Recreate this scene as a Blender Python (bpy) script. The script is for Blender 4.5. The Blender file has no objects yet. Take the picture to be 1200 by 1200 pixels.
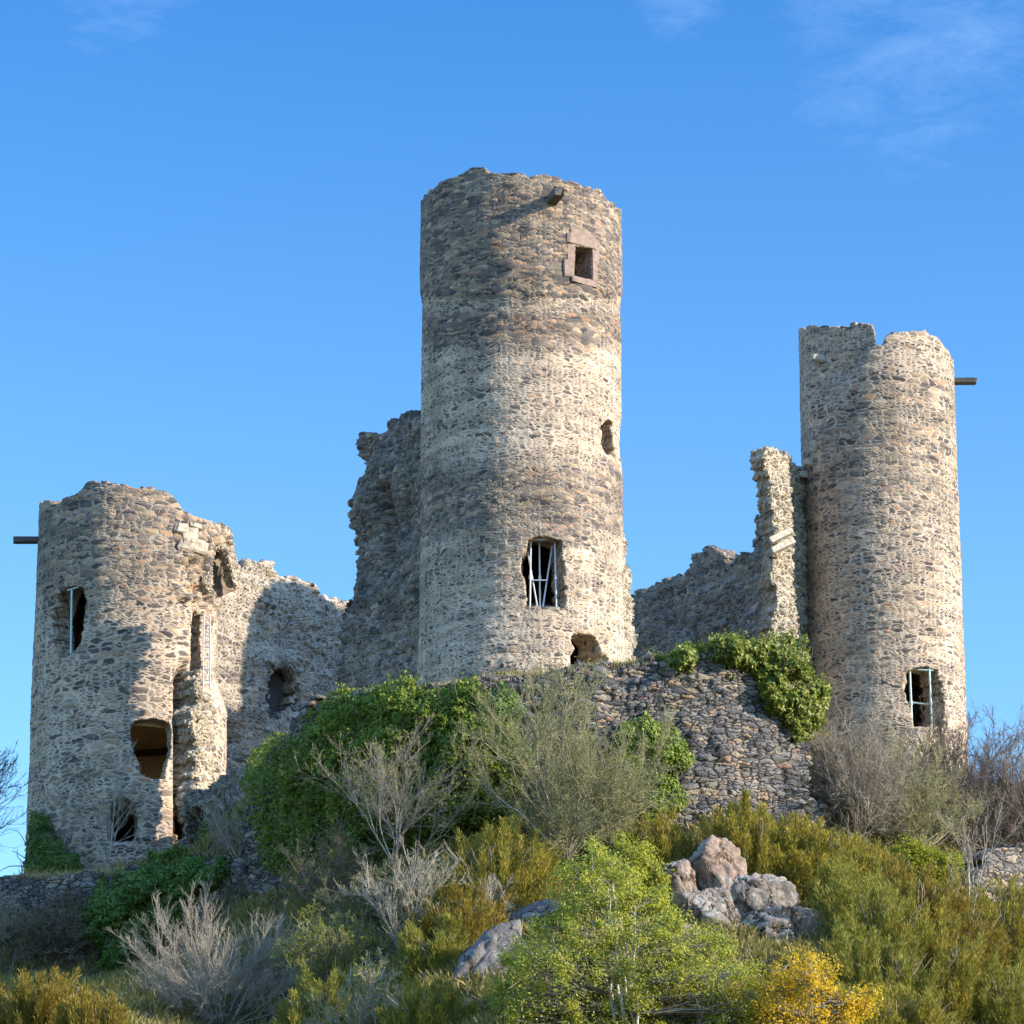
import bpy, math
import numpy as np
from math import radians as RD

# ---------------------------------------------------------------- camera, light, exposure
SC = bpy.context.scene
COL = SC.collection
PITCH = RD(17.0)
FPX = 4200.0                       # focal length in pixels of a 1200 px wide picture
CAM = np.array([0.0, 0.0, 1.6])
cam = bpy.data.cameras.new('camera')
cam.sensor_width = 36.0
cam.lens = 36.0 * FPX / 1200.0
cam.clip_start, cam.clip_end = 1.0, 6000.0
camo = bpy.data.objects.new('camera', cam)
camo.location = CAM
camo.rotation_euler = (RD(90) + PITCH, 0, 0)
COL.objects.link(camo)
SC.camera = camo
SC.render.resolution_x = SC.render.resolution_y = 1024

SUN_EL = RD(21.2)
SUN_H = np.array([0.954, -0.300])
sun_dir = np.array([SUN_H[0] * math.cos(SUN_EL), SUN_H[1] * math.cos(SUN_EL), math.sin(SUN_EL)])
SC.view_settings.view_transform = 'Standard'
SC.view_settings.look = 'None'
SC.view_settings.exposure = 1.66
SC.view_settings.gamma = 1.0

world = bpy.data.worlds.new('World')
SC.world = world
world.use_nodes = True
wn = world.node_tree
wn.nodes.clear()
w_out = wn.nodes.new('ShaderNodeOutputWorld')
w_bg = wn.nodes.new('ShaderNodeBackground')
w_bg.inputs['Strength'].default_value = 0.14
w_sky = wn.nodes.new('ShaderNodeTexSky')
w_sky.sky_type = 'NISHITA'
w_sky.sun_disc = False
w_sky.sun_elevation = SUN_EL
w_sky.sun_rotation = math.atan2(SUN_H[0], SUN_H[1])
w_sky.altitude = 600
w_sky.air_density = 1.0
w_sky.dust_density = 0.3
w_sky.ozone_density = 2.6
# thin cirrus: a little white laid over the sky where stretched noise is high
w_tc = wn.nodes.new('ShaderNodeTexCoord')
w_map = wn.nodes.new('ShaderNodeMapping')
w_map.inputs['Rotation'].default_value = (RD(10), RD(-35), RD(0))
w_map.inputs['Scale'].default_value = (34.0, 20.0, 90.0)
w_n = wn.nodes.new('ShaderNodeTexNoise')
w_n.inputs['Scale'].default_value = 1.0
w_n.inputs['Detail'].default_value = 7.0
w_n.inputs['Roughness'].default_value = 0.72
w_n.inputs['Distortion'].default_value = 0.4
w_big = wn.nodes.new('ShaderNodeTexNoise')
w_big.inputs['Scale'].default_value = 7.0
w_big.inputs['Detail'].default_value = 2.0
w_mul = wn.nodes.new('ShaderNodeMath'); w_mul.operation = 'MULTIPLY'
w_mr = wn.nodes.new('ShaderNodeMapRange')
w_mr.inputs['From Min'].default_value = 0.33
w_mr.inputs['From Max'].default_value = 0.72
w_mr.inputs['To Max'].default_value = 0.065
w_mix = wn.nodes.new('ShaderNodeMix'); w_mix.data_type = 'RGBA'
w_tint = wn.nodes.new('ShaderNodeMix'); w_tint.data_type = 'RGBA'; w_tint.blend_type = 'MULTIPLY'
w_tint.inputs[0].default_value = 1.0
# deep clear blue at the top of the view, paler towards the horizon
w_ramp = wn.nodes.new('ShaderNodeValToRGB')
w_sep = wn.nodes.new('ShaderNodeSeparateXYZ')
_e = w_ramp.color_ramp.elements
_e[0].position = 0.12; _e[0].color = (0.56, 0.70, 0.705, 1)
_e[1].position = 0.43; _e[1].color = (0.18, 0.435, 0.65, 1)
_x = _e.new(0.62); _x.color = (1.6, 1.85, 2.1, 1)  # zenith out of view brightened to lift the shade below
L = wn.links.new
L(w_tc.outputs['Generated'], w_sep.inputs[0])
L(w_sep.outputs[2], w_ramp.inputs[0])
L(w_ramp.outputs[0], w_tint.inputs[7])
L(w_tc.outputs['Generated'], w_map.inputs['Vector'])
L(w_map.outputs['Vector'], w_n.inputs['Vector'])
L(w_tc.outputs['Generated'], w_big.inputs['Vector'])
L(w_n.outputs['Fac'], w_mul.inputs[0])
def patch(px, py, rad):
    d = W0(px, py)
    dt = wn.nodes.new('ShaderNodeVectorMath'); dt.operation = 'DISTANCE'
    L(w_tc.outputs['Generated'], dt.inputs[0]); dt.inputs[1].default_value = d
    mr = wn.nodes.new('ShaderNodeMapRange'); mr.interpolation_type = 'SMOOTHSTEP'
    mr.inputs['From Min'].default_value = 0; mr.inputs['From Max'].default_value = rad
    mr.inputs['To Min'].default_value = 1; mr.inputs['To Max'].default_value = 0
    L(dt.outputs['Value'], mr.inputs['Value'])
    return mr.outputs['Result']
def W0(px, py):
    u, v = (px - 600) / FPX, (600 - py) / FPX
    d = np.array([u, math.cos(PITCH) - v * math.sin(PITCH), math.sin(PITCH) + v * math.cos(PITCH)])
    return tuple(d / np.linalg.norm(d))
w_a = wn.nodes.new('ShaderNodeMath'); w_a.operation = 'MAXIMUM'
w_b = wn.nodes.new('ShaderNodeMath'); w_b.operation = 'MAXIMUM'
L(patch(1080, 20, 0.10), w_a.inputs[0]); L(patch(140, -40, 0.06), w_a.inputs[1])
L(w_a.outputs[0], w_b.inputs[0]); L(patch(800, 10, 0.03), w_b.inputs[1])
L(w_b.outputs[0], w_mul.inputs[1])
L(w_mul.outputs[0], w_mr.inputs['Value'])
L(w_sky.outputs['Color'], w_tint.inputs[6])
L(w_mr.outputs['Result'], w_mix.inputs[0])
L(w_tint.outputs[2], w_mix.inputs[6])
w_mix.inputs[7].default_value = (5.2, 6.1, 7.0, 1)
L(w_mix.outputs[2], w_bg.inputs['Color'])
L(w_bg.outputs['Background'], w_out.inputs['Surface'])

sl = bpy.data.lights.new('sun', 'SUN')
sl.energy = 3.1
sl.angle = RD(0.5)
sl.color = (1.0, 0.885, 0.755)
so = bpy.data.objects.new('sun', sl)
COL.objects.link(so)
from mathutils import Vector
so.rotation_euler = Vector(sun_dir).to_track_quat('Z', 'Y').to_euler()
so.location = (60, -20, 80)

# ---------------------------------------------------------------- helpers: camera geometry
FW = np.array([0, math.cos(PITCH), math.sin(PITCH)])
UP = np.array([0, -math.sin(PITCH), math.cos(PITCH)])

def proj(P):
    d = np.asarray(P) - CAM
    zc = d @ FW
    return 600 + FPX * d[..., 0] / zc, 600 - FPX * (d @ UP) / zc

def W(px, py, Y):
    px, py, Y = np.broadcast_arrays(np.asarray(px, float), np.asarray(py, float), np.asarray(Y, float))
    u = (px - 600) / FPX
    v = (600 - py) / FPX
    dy = FW[1] + v * UP[1]
    dz = FW[2] + v * UP[2]
    t = Y / dy
    return np.stack([u * t, Y, CAM[2] + dz * t], -1)

# ---------------------------------------------------------------- helpers: noise
def _h(ix, iy, iz, seed):
    n = (ix.astype(np.int64) * 374761393 + iy.astype(np.int64) * 668265263 + iz.astype(np.int64) * 1274126177 + seed * 974711) & 0xffffffff
    n = ((n ^ (n >> 13)) * 1274126177) & 0xffffffff
    n = ((n ^ (n >> 16)) * 2246822519) & 0xffffffff
    return ((n ^ (n >> 15)) & 0xffffff) / float(0xffffff)

def vnoise(x, y, z=0.0, seed=0):
    x, y, z = np.broadcast_arrays(np.asarray(x, float), np.asarray(y, float), np.asarray(z, float))
    ix, iy, iz = np.floor(x), np.floor(y), np.floor(z)
    fx, fy, fz = x - ix, y - iy, z - iz
    fx, fy, fz = [f * f * (3 - 2 * f) for f in (fx, fy, fz)]
    r = 0
    for a in (0, 1):
        wx = fx if a else 1 - fx
        for b in (0, 1):
            wy = fy if b else 1 - fy
            for c in (0, 1):
                wz = fz if c else 1 - fz
                r = r + wx * wy * wz * _h(ix + a, iy + b, iz + c, seed)
    return r * 2 - 1

def fbm(x, y, z=0.0, seed=0, oct=4, gain=0.5):
    r, a, s = 0, 1.0, 1.0
    for k in range(oct):
        r = r + a * vnoise(np.asarray(x) * s, np.asarray(y) * s, np.asarray(z) * s, seed + k * 17)
        a *= gain; s *= 2.03
    return r

def chunk(S, Z, w=0.36, h=0.22, seed=0):
    row = np.floor(Z / h)
    off = _h(row, row * 0, row * 0, seed)
    col = np.floor(S / w + off)
    return _h(col, row, row * 0, seed + 5) - 0.5

def polysdf(px, py, poly):
    """signed distance in px, positive inside"""
    px, py = np.asarray(px, float), np.asarray(py, float)
    d = np.full(px.shape, 1e9)
    ins = np.zeros(px.shape, bool)
    n = len(poly)
    for k in range(n):
        ax, ay = poly[k]; bx, by = poly[(k + 1) % n]
        ex, ey = bx - ax, by - ay
        wx, wy = px - ax, py - ay
        t = np.clip((wx * ex + wy * ey) / (ex * ex + ey * ey + 1e-9), 0, 1)
        d = np.minimum(d, (wx - t * ex) ** 2 + (wy - t * ey) ** 2)
        c = (ay <= py) != (by <= py)
        with np.errstate(divide='ignore', invalid='ignore'):
            xi = ax + (py - ay) * ex / (ey if ey else 1e-9)
        ins ^= c & (px < xi)
    d = np.sqrt(d)
    return np.where(ins, d, -d)

def nrm(v):
    return v / np.maximum(np.linalg.norm(v, axis=-1, keepdims=True), 1e-9)

# ---------------------------------------------------------------- helpers: objects
def mesh_obj(name, V, F, mat, parent=None, attrs=None, smooth=False, size=4):
    """V (n,3) world space; F (m,size) indices"""
    V = np.asarray(V, np.float64); F = np.asarray(F, np.int32).reshape(-1, size)
    off = np.array(parent.location) if parent is not None else np.zeros(3)
    me = bpy.data.meshes.new(name)
    me.vertices.add(len(V))
    me.vertices.foreach_set('co', (V - off).astype(np.float32).ravel())
    me.loops.add(F.size)
    me.loops.foreach_set('vertex_index', F.ravel())
    me.polygons.add(len(F))
    me.polygons.foreach_set('loop_start', np.arange(0, F.size, size, dtype=np.int32))
    try:
        me.polygons.foreach_set('loop_total', np.full(len(F), size, np.int32))
    except Exception:
        pass
    if smooth:
        me.polygons.foreach_set('use_smooth', np.ones(len(F), bool))
    me.update(calc_edges=True)
    me.validate()
    for k, a in (attrs or {}).items():
        a = np.asarray(a, np.float32)
        if a.ndim == 2:
            at = me.attributes.new(k, 'FLOAT_VECTOR', 'POINT'); at.data.foreach_set('vector', a.ravel())
        else:
            at = me.attributes.new(k, 'FLOAT', 'POINT'); at.data.foreach_set('value', a)
    me.materials.append(mat)
    o = bpy.data.objects.new(name, me)
    COL.objects.link(o)
    if parent is not None:
        o.parent = parent
    return o

def thing(name, label, cat, loc, group=None):
    o = bpy.data.objects.new(name, None)
    o.empty_display_size = 0.3
    o.location = [float(c) for c in loc]
    o['label'] = label; o['category'] = cat; o['kind'] = 'thing'
    if group: o['group'] = group
    COL.objects.link(o)
    return o

def tag(o, label=None, cat=None, group=None, kind=None):
    if label: o['label'] = label
    if cat: o['category'] = cat
    if group: o['group'] = group
    if kind: o['kind'] = kind
    return o

class Geo:
    """boxes, tapered tubes -> one mesh"""
    def __init__(self):
        self.v, self.f, self.n = [], [], 0
    def add(self, v, f):
        self.v.append(np.asarray(v, float)); self.f.append(np.asarray(f, int) + self.n); self.n += len(v)
    def box(self, c, ax, ay, az, rough=0.0, seed=0, cut=0.12):
        """centre, three half axes; chamfered corners through an 4x4x4 lattice look"""
        c, ax, ay, az = [np.asarray(q, float) for q in (c, ax, ay, az)]
        t = np.array([-1, -1 + cut, 1 - cut, 1])
        idx, V = {}, []
        g = np.random.default_rng(seed + 7)
        def vid(i, j, k):
            if (i, j, k) not in idx:
                p = np.array([t[i], t[j], t[k]])
                edge = (abs(p) > 0.999)
                if edge.sum() >= 2:
                    p = np.where(edge, p * (1 - cut * 0.35 * (edge.sum() - 1)), p)
                p = p + g.normal(0, rough, 3)
                idx[(i, j, k)] = len(V); V.append(c + ax * p[0] + ay * p[1] + az * p[2])
            return idx[(i, j, k)]
        F = []
        for a in range(3):
            for b in range(3):
                F.append([vid(a, b, 0), vid(a, b + 1, 0), vid(a + 1, b + 1, 0), vid(a + 1, b, 0)])
                F.append([vid(a, b, 3), vid(a + 1, b, 3), vid(a + 1, b + 1, 3), vid(a, b + 1, 3)])
                F.append([vid(a, 0, b), vid(a + 1, 0, b), vid(a + 1, 0, b + 1), vid(a, 0, b + 1)])
                F.append([vid(a, 3, b), vid(a, 3, b + 1), vid(a + 1, 3, b + 1), vid(a + 1, 3, b)])
                F.append([vid(0, a, b), vid(0, a, b + 1), vid(0, a + 1, b + 1), vid(0, a + 1, b)])
                F.append([vid(3, a, b), vid(3, a + 1, b), vid(3, a + 1, b + 1), vid(3, a, b + 1)])
        self.add(V, F)
    def tube(self, p0, p1, r0, r1=None, n=8):
        p0, p1 = np.asarray(p0, float), np.asarray(p1, float)
        r1 = r0 if r1 is None else r1
        d = nrm(p1 - p0)
        a = nrm(np.cross(d, [0.31, 0.87, 0.12])); b = np.cross(d, a)
        an = np.linspace(0, 2 * math.pi, n, endpoint=False)
        ring = np.cos(an)[:, None] * a + np.sin(an)[:, None] * b
        V = np.concatenate([p0 + ring * r0, p1 + ring * r1, [p0], [p1]])
        F = []
        for k in range(n):
            m = (k + 1) % n
            F.append([k, m, n + m, n + k]); F.append([2 * n, m, k, k]); F.append([2 * n + 1, n + k, n + m, n + m])
        self.add(V, F)
    def build(self, name, mat, parent=None):
        V = np.concatenate(self.v); F = np.concatenate(self.f)
        me = bpy.data.meshes.new(name)
        off = np.array(parent.location) if parent is not None else np.zeros(3)
        me.from_pydata([tuple(p) for p in V - off], [], [tuple(dict.fromkeys(int(i) for i in q)) for q in F])
        me.update()
        me.materials.append(mat)
        o = bpy.data.objects.new(name, me); COL.objects.link(o)
        if parent is not None: o.parent = parent
        return o

# ---------------------------------------------------------------- materials
class NT:
    def __init__(self, name, disp=None):
        m = bpy.data.materials.new(name); m.use_nodes = True
        self.m, self.t = m, m.node_tree
        self.t.nodes.clear()
        self.out = self.t.nodes.new('ShaderNodeOutputMaterial')
        if disp: m.displacement_method = disp
    def n(self, typ, **kw):
        nd = self.t.nodes.new('ShaderNode' + typ)
        for k, v in kw.items(): setattr(nd, k, v)
        return nd
    def l(self, a, b): self.t.links.new(a, b)
    def put(self, sock, v):
        if hasattr(v, 'is_output'): self.l(v, sock)
        elif v is not None: sock.default_value = v
    def math(self, op, a, b=None, c=None, clamp=False):
        nd = self.n('Math', operation=op, use_clamp=clamp)
        self.put(nd.inputs[0], a); self.put(nd.inputs[1], b)
        if c is not None: self.put(nd.inputs[2], c)
        return nd.outputs[0]
    def mix(self, f, a, b, blend='MIX'):
        nd = self.n('Mix', data_type='RGBA', blend_type=blend)
        self.put(nd.inputs[0], f); self.put(nd.inputs[6], a); self.put(nd.inputs[7], b)
        return nd.outputs[2]
    def mixf(self, f, a, b):
        nd = self.n('Mix', data_type='FLOAT')
        self.put(nd.inputs[0], f); self.put(nd.inputs[2], a); self.put(nd.inputs[3], b)
        return nd.outputs[0]
    def noise(self, vec, scale, detail=2, rough=0.5, dim='3D'):
        nd = self.n('TexNoise', noise_dimensions=dim)
        if vec is not None: self.l(vec, nd.inputs['Vector'])
        nd.inputs['Scale'].default_value = scale; nd.inputs['Detail'].default_value = detail
        nd.inputs['Roughness'].default_value = rough
        return nd
    def mapping(self, vec, scale, loc=(0, 0, 0)):
        nd = self.n('Mapping'); self.l(vec, nd.inputs['Vector'])
        nd.inputs['Scale'].default_value = scale; nd.inputs['Location'].default_value = loc
        return nd.outputs[0]
    def rng(self, v, a, b, c=0.0, d=1.0, smooth=True):
        nd = self.n('MapRange')
        if smooth: nd.interpolation_type = 'SMOOTHSTEP'
        for k, x in enumerate((v, a, b, c, d)): self.put(nd.inputs[k], x)
        return nd.outputs[0]
    def ramp(self, f, stops, const=False):
        nd = self.n('ValToRGB'); self.put(nd.inputs[0], f)
        cr = nd.color_ramp
        if const: cr.interpolation = 'CONSTANT'
        while len(cr.elements) < len(stops): cr.elements.new(0.5)
        for e, (p, c) in zip(cr.elements, stops):
            e.position = p; e.color = (*c, 1)
        return nd.outputs[0]

def C4(c): return (*c, 1)

def stone_mat(name, stones, mortar_dry, mortar_full, sx=2.4, sz=4.2, disp=0.07, mw0=0.02, mw1=0.16, stain=0.5, dark=1.0, hide_max=0.6):
    k = NT(name, 'BOTH')
    att = k.n('Attribute', attribute_name='tex').outputs['Vector']
    sep = k.n('SeparateXYZ'); k.l(att, sep.inputs[0])
    comb = k.n('CombineXYZ'); k.l(sep.outputs[0], comb.inputs[0]); k.l(sep.outputs[1], comb.inputs[1])
    uv = comb.outputs[0]
    zone = sep.outputs[2]
    nw = k.noise(uv, 1.1, 3)
    sub = k.n('VectorMath', operation='SUBTRACT'); k.l(nw.outputs['Color'], sub.inputs[0]); sub.inputs[1].default_value = (0.5, 0.5, 0.5)
    scl = k.n('VectorMath', operation='SCALE'); k.l(sub.outputs[0], scl.inputs[0]); scl.inputs['Scale'].default_value = 0.42
    add = k.n('VectorMath', operation='ADD'); k.l(uv, add.inputs[0]); k.l(scl.outputs[0], add.inputs[1])
    wv = add.outputs[0]
    nw2 = k.noise(uv, 7.0, 2)
    sub2 = k.n('VectorMath', operation='SUBTRACT'); k.l(nw2.outputs['Color'], sub2.inputs[0]); sub2.inputs[1].default_value = (0.5, 0.5, 0.5)
    scl2 = k.n('VectorMath', operation='SCALE'); k.l(sub2.outputs[0], scl2.inputs[0]); scl2.inputs['Scale'].default_value = 0.17
    add2 = k.n('VectorMath', operation='ADD'); k.l(wv, add2.inputs[0]); k.l(scl2.outputs[0], add2.inputs[1])
    wv = add2.outputs[0]
    def layer(f, loc):
        mp = k.mapping(wv, (sx * f, sz * f, 1), loc)
        e = k.n('TexVoronoi', voronoi_dimensions='2D', feature='DISTANCE_TO_EDGE'); k.l(mp, e.inputs['Vector']); e.inputs['Scale'].default_value = 1; e.inputs['Randomness'].default_value = 0.85
        c = k.n('TexVoronoi', voronoi_dimensions='2D', feature='F1'); k.l(mp, c.inputs['Vector']); c.inputs['Scale'].default_value = 1; c.inputs['Randomness'].default_value = 0.85
        return e.outputs['Distance'], c.outputs['Color']
    e1, c1 = layer(0.82, (0, 0, 0)); e2, c2 = layer(1.6, (3.3, 7.7, 0)); 
    selN = k.noise(k.mapping(uv, (0.55, 1.3, 1), (9, 2, 0)), 1.0, 2)
    sel = k.rng(selN.outputs['Fac'], 0.46, 0.50)
    e2s = k.math('MULTIPLY', e2, 0.72)
    dist = k.mixf(sel, e1, e2s)
    rc = k.mix(sel, c1, c2)
    srgb = k.n('SeparateColor'); k.l(rc, srgb.inputs[0])
    r1, r2, r3 = srgb.outputs[0], srgb.outputs[1], srgb.outputs[2]
    nf = k.noise(uv, 18.0, 4, 0.6)
    nm = k.noise(uv, 0.8, 3, 0.6)
    z2 = k.math('ADD', zone, k.math('MULTIPLY', k.math('SUBTRACT', nm.outputs['Fac'], 0.5), 0.9), clamp=True)
    # rough courses: whole rows run lighter or darker
    co = k.noise(k.mapping(uv, (0.22, 2.3, 1), (3, 5, 0)), 1.0, 3, 0.6)
    cof = k.math('SUBTRACT', co.outputs['Fac'], 0.5)
    z2 = k.math('ADD', z2, k.math('MULTIPLY', cof, 1.1), clamp=True)
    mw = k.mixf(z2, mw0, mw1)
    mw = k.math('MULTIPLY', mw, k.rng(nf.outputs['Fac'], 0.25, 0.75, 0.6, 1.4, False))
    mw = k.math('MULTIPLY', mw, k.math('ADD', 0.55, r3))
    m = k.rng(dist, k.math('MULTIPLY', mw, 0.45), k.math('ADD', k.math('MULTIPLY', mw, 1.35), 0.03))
    # some stones are all but buried in the pointing
    sep2 = k.n('SeparateColor'); k.l(k.mix(sel, c2, c1), sep2.inputs[0])
    hide = k.math('MULTIPLY', k.rng(sep2.outputs[0], 0.45, 0.75), k.math('MULTIPLY', z2, hide_max))
    m = k.math('MULTIPLY', m, k.math('SUBTRACT', 1.0, hide))
    scol = k.ramp(r1, stones)
    scol = k.mix(1.0, scol, k.ramp(nf.outputs['Fac'], [(0.25, (0.62, 0.62, 0.62)), (0.75, (1.35, 1.35, 1.35))]), 'MULTIPLY')
    scol = k.mix(1.0, scol, k.ramp(co.outputs['Fac'], [(0.3, (0.72, 0.74, 0.78)), (0.7, (1.22, 1.2, 1.16))]), 'MULTIPLY')
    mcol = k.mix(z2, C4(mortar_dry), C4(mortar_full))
    nf2 = k.noise(uv, 5.0, 4, 0.65)
    mcol = k.mix(1.0, mcol, k.ramp(nf2.outputs['Fac'], [(0.3, (0.72, 0.70, 0.67)), (0.7, (1.12, 1.12, 1.12))]), 'MULTIPLY')
    base = k.mix(m, mcol, scol)
    # soot and lichen, streaked downwards
    st = k.noise(k.mapping(uv, (0.55, 0.16, 1), (4, 0, 0)), 1.0, 5, 0.6)
    base = k.mix(1.0, base, k.ramp(st.outputs['Fac'], [(0.3, (1 - .45 * stain,) * 3), (0.62, (1.1, 1.1, 1.1))]), 'MULTIPLY')
    li = k.noise(uv, 0.9, 5, 0.7)
    base = k.mix(k.rng(li.outputs['Fac'], 0.62, 0.74, 0, 0.42), base, (0.30, 0.19, 0.085, 1))
    wh = k.noise(k.mapping(uv, (1, 1, 1), (20, 31, 0)), 1.3, 5, 0.7)
    base = k.mix(k.rng(wh.outputs['Fac'], 0.66, 0.78, 0, 0.35), base, (0.45, 0.42, 0.36, 1))
    if dark != 1.0: base = k.mix(1.0, base, (dark, dark, dark, 1), 'MULTIPLY')
    b = k.n('BsdfPrincipled'); k.l(base, b.inputs['Base Color']); b.inputs['Roughness'].default_value = 0.92
    b.inputs['Specular IOR Level'].default_value = 0.15
    k.l(b.outputs[0], k.out.inputs['Surface'])
    dome = k.rng(dist, 0.0, 0.45, 0.0, 1.0)
    hh = k.math('MULTIPLY', m, k.math('ADD', 0.35, k.math('ADD', k.math('MULTIPLY', r2, 0.6), k.math('MULTIPLY', dome, 0.35))))
    hh = k.math('ADD', k.math('MULTIPLY', hh, disp), k.math('MULTIPLY', k.math('SUBTRACT', nf.outputs['Fac'], 0.5), disp * 0.55))
    hh = k.math('ADD', hh, k.math('MULTIPLY', k.math('SUBTRACT', nf2.outputs['Fac'], 0.5), disp * 0.5))
    dn = k.n('Displacement'); dn.inputs['Midlevel'].default_value = 0; dn.inputs['Scale'].default_value = 1
    k.l(hh, dn.inputs['Height']); k.l(dn.outputs[0], k.out.inputs['Displacement'])
    return k.m

BASALT = [(0.0, (0.067, 0.057, 0.052)), (0.30, (0.126, 0.104, 0.088)), (0.52, (0.206, 0.159, 0.119)), (0.72, (0.296, 0.216, 0.140)), (0.86, (0.443, 0.314, 0.201)), (0.95, (0.355, 0.185, 0.100)), (1.0, (0.534, 0.382, 0.251))]
GREY = [(0.0, (0.084, 0.074, 0.069)), (0.35, (0.154, 0.133, 0.115)), (0.6, (0.238, 0.198, 0.158)), (0.85, (0.336, 0.268, 0.196)), (1.0, (0.447, 0.347, 0.240))]
DRY = [(0.0, (0.080, 0.080, 0.081)), (0.35, (0.148, 0.140, 0.133)), (0.65, (0.228, 0.205, 0.180)), (0.85, (0.318, 0.265, 0.198)), (0.95, (0.392, 0.280, 0.180)), (1.0, (0.254, 0.160, 0.117))]
M_TOWER = stone_mat('central_tower_stone', BASALT, (0.17, 0.157, 0.142), (0.60, 0.478, 0.352), 2.7, 7.0, 0.028, mw1=0.17, hide_max=0.6)
M_LEFT = stone_mat('cream_pointed_stone', BASALT, (0.26, 0.235, 0.195), (0.60, 0.478, 0.352), 1.8, 4.6, 0.032, mw1=0.19, hide_max=0.3)
M_RIGHT = stone_mat('warm_tower_stone', BASALT, (0.27, 0.245, 0.20), (0.59, 0.472, 0.348), 2.2, 5.8, 0.028, mw1=0.16, hide_max=0.5)
M_RUIN = stone_mat('rough_ruin_stone', GREY, (0.17, 0.16, 0.145), (0.50, 0.43, 0.33), 2.6, 4.4, 0.08, mw0=0.05, mw1=0.22)
M_PALE = stone_mat('pale_broken_stone', [(0, (0.14, 0.125, 0.1)), (0.4, (0.30, 0.26, 0.20)), (1, (0.52, 0.45, 0.34))], (0.42, 0.36, 0.27), (0.58, 0.50, 0.38), 2.9, 4.0, 0.13, mw0=0.06, mw1=0.2, stain=0.3)
M_DRY = stone_mat('dry_stone', DRY, (0.035, 0.031, 0.027), (0.10, 0.088, 0.072), 1.9, 5.4, 0.085, mw0=0.05, mw1=0.10, stain=0.35)

def simple_mat(name, col, rough=0.8, metal=0.0, var=0.25, scale=6.0, bump=0.01, stretch=(1, 1, 1), spec=0.3):
    k = NT(name)
    tc = k.n('TexCoord').outputs['Object']
    nz = k.noise(k.mapping(tc, tuple(scale * s for s in stretch)), 1.0, 5, 0.65)
    c = k.mix(1.0, C4(col), k.ramp(nz.outputs['Fac'], [(0.25, (1 - var,) * 3), (0.75, (1 + var,) * 3)]), 'MULTIPLY')
    b = k.n('BsdfPrincipled'); k.l(c, b.inputs['Base Color']); b.inputs['Roughness'].default_value = rough
    b.inputs['Metallic'].default_value = metal; b.inputs['Specular IOR Level'].default_value = spec
    bp = k.n('Bump'); bp.inputs['Distance'].default_value = bump; bp.inputs['Strength'].default_value = 0.8
    k.l(nz.outputs['Fac'], bp.inputs['Height']); k.l(bp.outputs[0], b.inputs['Normal'])
    k.l(b.outputs[0], k.out.inputs['Surface'])
    return k.m

M_WOOD = simple_mat('weathered_beam', (0.11, 0.095, 0.08), 0.85, stretch=(0.6, 0.6, 3), scale=8)
M_METAL = simple_mat('galvanised_pole', (0.50, 0.53, 0.55), 0.42, 0.35, 0.12, 10, 0.002)
M_GREEN = simple_mat('painted_pole', (0.42, 0.52, 0.48), 0.5, 0.2, 0.15, 10, 0.002)
M_RED = simple_mat('red_ashlar', (0.25, 0.18, 0.14), 0.9, var=0.35, scale=5, bump=0.03)
M_OCHRE = simple_mat('ochre_plaster', (0.85, 0.61, 0.33), 0.95, var=0.2, scale=1.5, bump=0.03)
M_DARK = simple_mat('shade_dark_interior', (0.06, 0.052, 0.045), 0.95, var=0.3, scale=1.5, bump=0.03)  # near-black colour stands in for the shade inside the openings
M_BROWN = simple_mat('brown_rubble', (0.20, 0.15, 0.10), 0.95, var=0.45, scale=3, bump=0.08, stretch=(1, 1, 2.2))
M_FACING = simple_mat('worn_facing', (0.40, 0.34, 0.26), 0.95, var=0.5, scale=3, bump=0.1)
M_LIGHTST = simple_mat('pale_ashlar', (0.40, 0.35, 0.27), 0.95, var=0.45, scale=4, bump=0.08)

def leaf_mat(name, stops, trans=0.3, gloss=0.12, rough=0.45):
    k = NT(name)
    g = k.n('NewGeometry')
    pn = k.noise(g.outputs['Position'], 1.1, 5, 0.75)
    pf = k.rng(pn.outputs['Fac'], 0.3, 0.7, 0, 1, False)
    fac = k.math('ADD', k.math('MULTIPLY', g.outputs['Random Per Island'], 0.55), k.math('MULTIPLY', pf, 0.45))
    col = k.ramp(fac, stops)
    b = k.n('BsdfPrincipled'); k.l(col, b.inputs['Base Color']); b.inputs['Roughness'].default_value = rough
    b.inputs['Specular IOR Level'].default_value = gloss
    t = k.n('BsdfTranslucent'); k.l(k.mix(1.0, col, (1.5, 1.5, 0.7, 1), 'MULTIPLY'), t.inputs['Color'])
    mx = k.n('MixShader'); mx.inputs[0].default_value = trans
    k.l(b.outputs[0], mx.inputs[1]); k.l(t.outputs[0], mx.inputs[2])
    k.l(mx.outputs[0], k.out.inputs['Surface'])
    return k.m

M_IVY = leaf_mat('ivy_leaf', [(0, (0.061, 0.104, 0.023)), (0.4, (0.132, 0.193, 0.032)), (0.75, (0.241, 0.276, 0.044)), (1, (0.411, 0.368, 0.073))], 0.22, 0.15, 0.5)
M_IVYD = leaf_mat('deep_ivy_leaf', [(0, (0.051, 0.100, 0.027)), (0.5, (0.102, 0.178, 0.039)), (1, (0.240, 0.287, 0.058))], 0.2, 0.15, 0.5)
M_CAPIVY = leaf_mat('cap_ivy_leaf', [(0, (0.088, 0.121, 0.025)), (0.5, (0.176, 0.212, 0.040)), (1, (0.351, 0.333, 0.072))], 0.25, 0.3)
M_TREE = leaf_mat('light_leaf', [(0, (0.161, 0.199, 0.045)), (0.45, (0.300, 0.330, 0.063)), (0.85, (0.508, 0.450, 0.091)), (1, (0.709, 0.522, 0.113))], 0.4, 0.2)
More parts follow.
